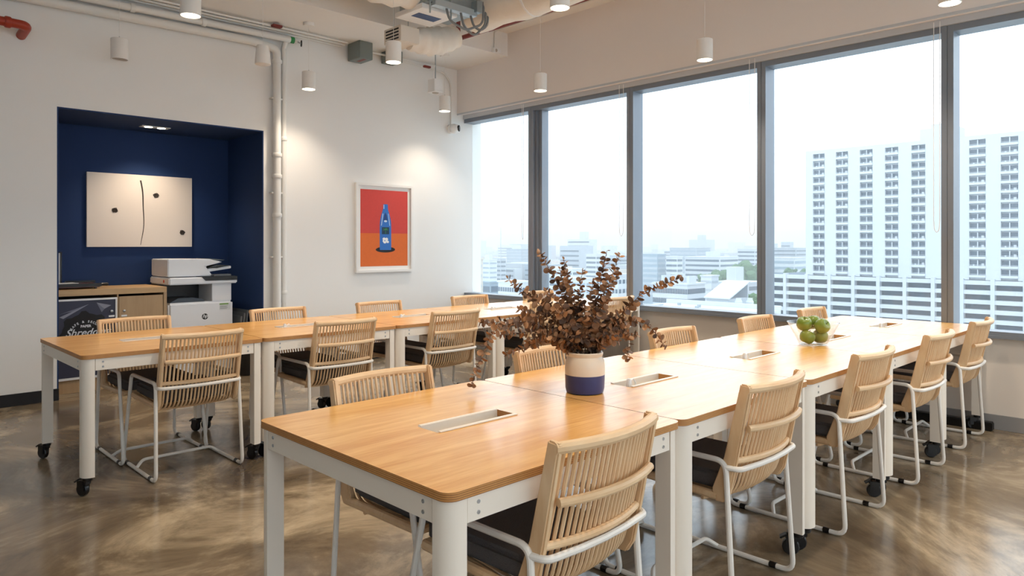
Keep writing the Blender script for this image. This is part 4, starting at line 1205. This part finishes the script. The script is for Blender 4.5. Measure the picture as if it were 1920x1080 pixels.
# trees
def tree(label, u, v, d, r, h):
    q = at_d(u, v, d)
    t = thing('tree', label, 'tree', (q[0], q[1], GZ), R.uniform(0, 6), 'trees between the buildings')
    top = q[2] - GZ
    MB().tube([(0, 0, 0), (0, 0, top - r * .4)], [.4, .2], 6).build('trunk', M['c_trunk'], t)
    bm = bmesh.new()
    for k in range(16):
        a, e, rr = R.uniform(0, 6.28), R.uniform(-.6, 1.2), R.uniform(.2, .72) * r
        c = Vector((rr * math.cos(a), rr * math.sin(a), top - r * .8 + r * .55 * e))
        bmesh.ops.create_icosphere(bm, subdivisions=2, radius=R.uniform(.25, .5) * r, matrix=Matrix.Translation(c))
    for vv in bm.verts:
        vv.co += Vector((R.uniform(-1, 1), R.uniform(-1, 1), R.uniform(-1, 1))) * r * .05
    me = bpy.data.meshes.new('crown'); bm.to_mesh(me); bm.free(); me.materials.append(M['c_tree'])
    link('crown', me, t)
for k, (u, v, d, r) in enumerate(((1325, 515, 400, 6.5), (1343, 509, 400, 7.5), (1362, 512, 390, 6.5), (1381, 497, 420, 9), (1405, 494, 420, 9), (1428, 502, 420, 8))):
    tree('green tree in the wood behind the flat white hall, %s from the shophouse side' % ('first', 'second', 'third', 'fourth', 'fifth', 'sixth')[k], u, v, d, r, 0)
for k, (u, v, d, r) in enumerate(((1366, 545, 215, 3.4), (1380, 549, 215, 3.2), (1404, 551, 210, 3.4), (1418, 556, 205, 3))):
    tree('green tree beside the warehouse and cooling towers, %s from the warehouse' % ORD[k], u, v, d, r, 0)
for k, (u, v, d, r) in enumerate(((1482, 505, 400, 4), (1504, 508, 400, 5))):
    tree('green tree beside the apartment tower, %s' % ('farther from it', 'nearer to it')[k], u, v, d, r, 0)
# masts
for k, (u, vt, d, lab) in enumerate(((891, 395, 700, 'taller thin mast on the skyline of the corner window'), (939, 425, 900, 'shorter thin mast on the skyline of the corner window'))):
    q = at_d(u, vt, d)
    ms = thing('radio_mast', lab, 'mast', (q[0], q[1], GZ))
    MB().tube([(0, 0, 0), (0, 0, q[2] - GZ)], [1.0, .3], 4).build('mast_pole', M['c_roof'], ms)
    for j in range(6):
        zz = (q[2] - GZ) * (.35 + .1 * j)
        MB().box(-1.2, 1.2, -.12, .12, zz, zz + .25).build('cross_arm', M['c_roof'], ms, smooth=0)
# far sprawl, too small and hazy to count
fs = MB()
for k in range(900):
    d = 560 + 2600 * R.random() ** 1.3
    u = R.uniform(840, 1530)
    hgt = R.uniform(6, 24) * (1.0 if R.random() < .93 else 2.0)
    q = at_d(u, V0, d)
    sx, sy = R.uniform(8, 26), R.uniform(8, 40)
    if any(q[0] < b_ and q[0] + sx > a_ and q[1] - sy / 2 < d_ and q[1] + sy / 2 > c_ for a_, b_, c_, d_ in FOOT): continue
    fs.m(R.choice((0, 0, 1, 1, 2, 3, 4)) if (R.random() < .95 or hgt > 12) else 5)
    z1 = GZ + hgt
    fs.box(q[0], q[0] + sx, q[1] - sy / 2, q[1] + sy / 2, GZ, z1)
    nfl = int(hgt // 4)
    if d < 1300:
        cm = fs.cur
        fs.m(6)
        for j in range(nfl):
            fs.box(q[0] - .15, q[0] + .1, q[1] - sy * .46, q[1] + sy * .46, GZ + 4 * j + 1.6, GZ + 4 * j + 3.0)
        fs.m(cm)
tag(fs.build('distant_rooftops', [M['c_white'], M['c_grey'], M['c_blue'], M['c_beige'], M['c_roof'], M['c_redroof'], M['c_win']], smooth=0), 'hazy sprawl of low pale city blocks out to the horizon', 'city', kind='stuff')

# haze over the city
hz = bpy.data.materials.new('city_haze')
hz.use_nodes = True
hz.node_tree.nodes.clear()
ho = hz.node_tree.nodes.new('ShaderNodeOutputMaterial')
hs = hz.node_tree.nodes.new('ShaderNodeVolumeScatter')
hs.inputs['Color'].default_value = (.97, .985, 1.0, 1)
hs.inputs['Density'].default_value = HAZE
hz.node_tree.links.new(hs.outputs[0], ho.inputs['Volume'])
hzo = tag(MB().box(40, 4100, -880, 4100, GZ + .5, 90).build('haze', hz, smooth=0), 'pale blue-white haze hanging over the city', 'haze', kind='stuff')
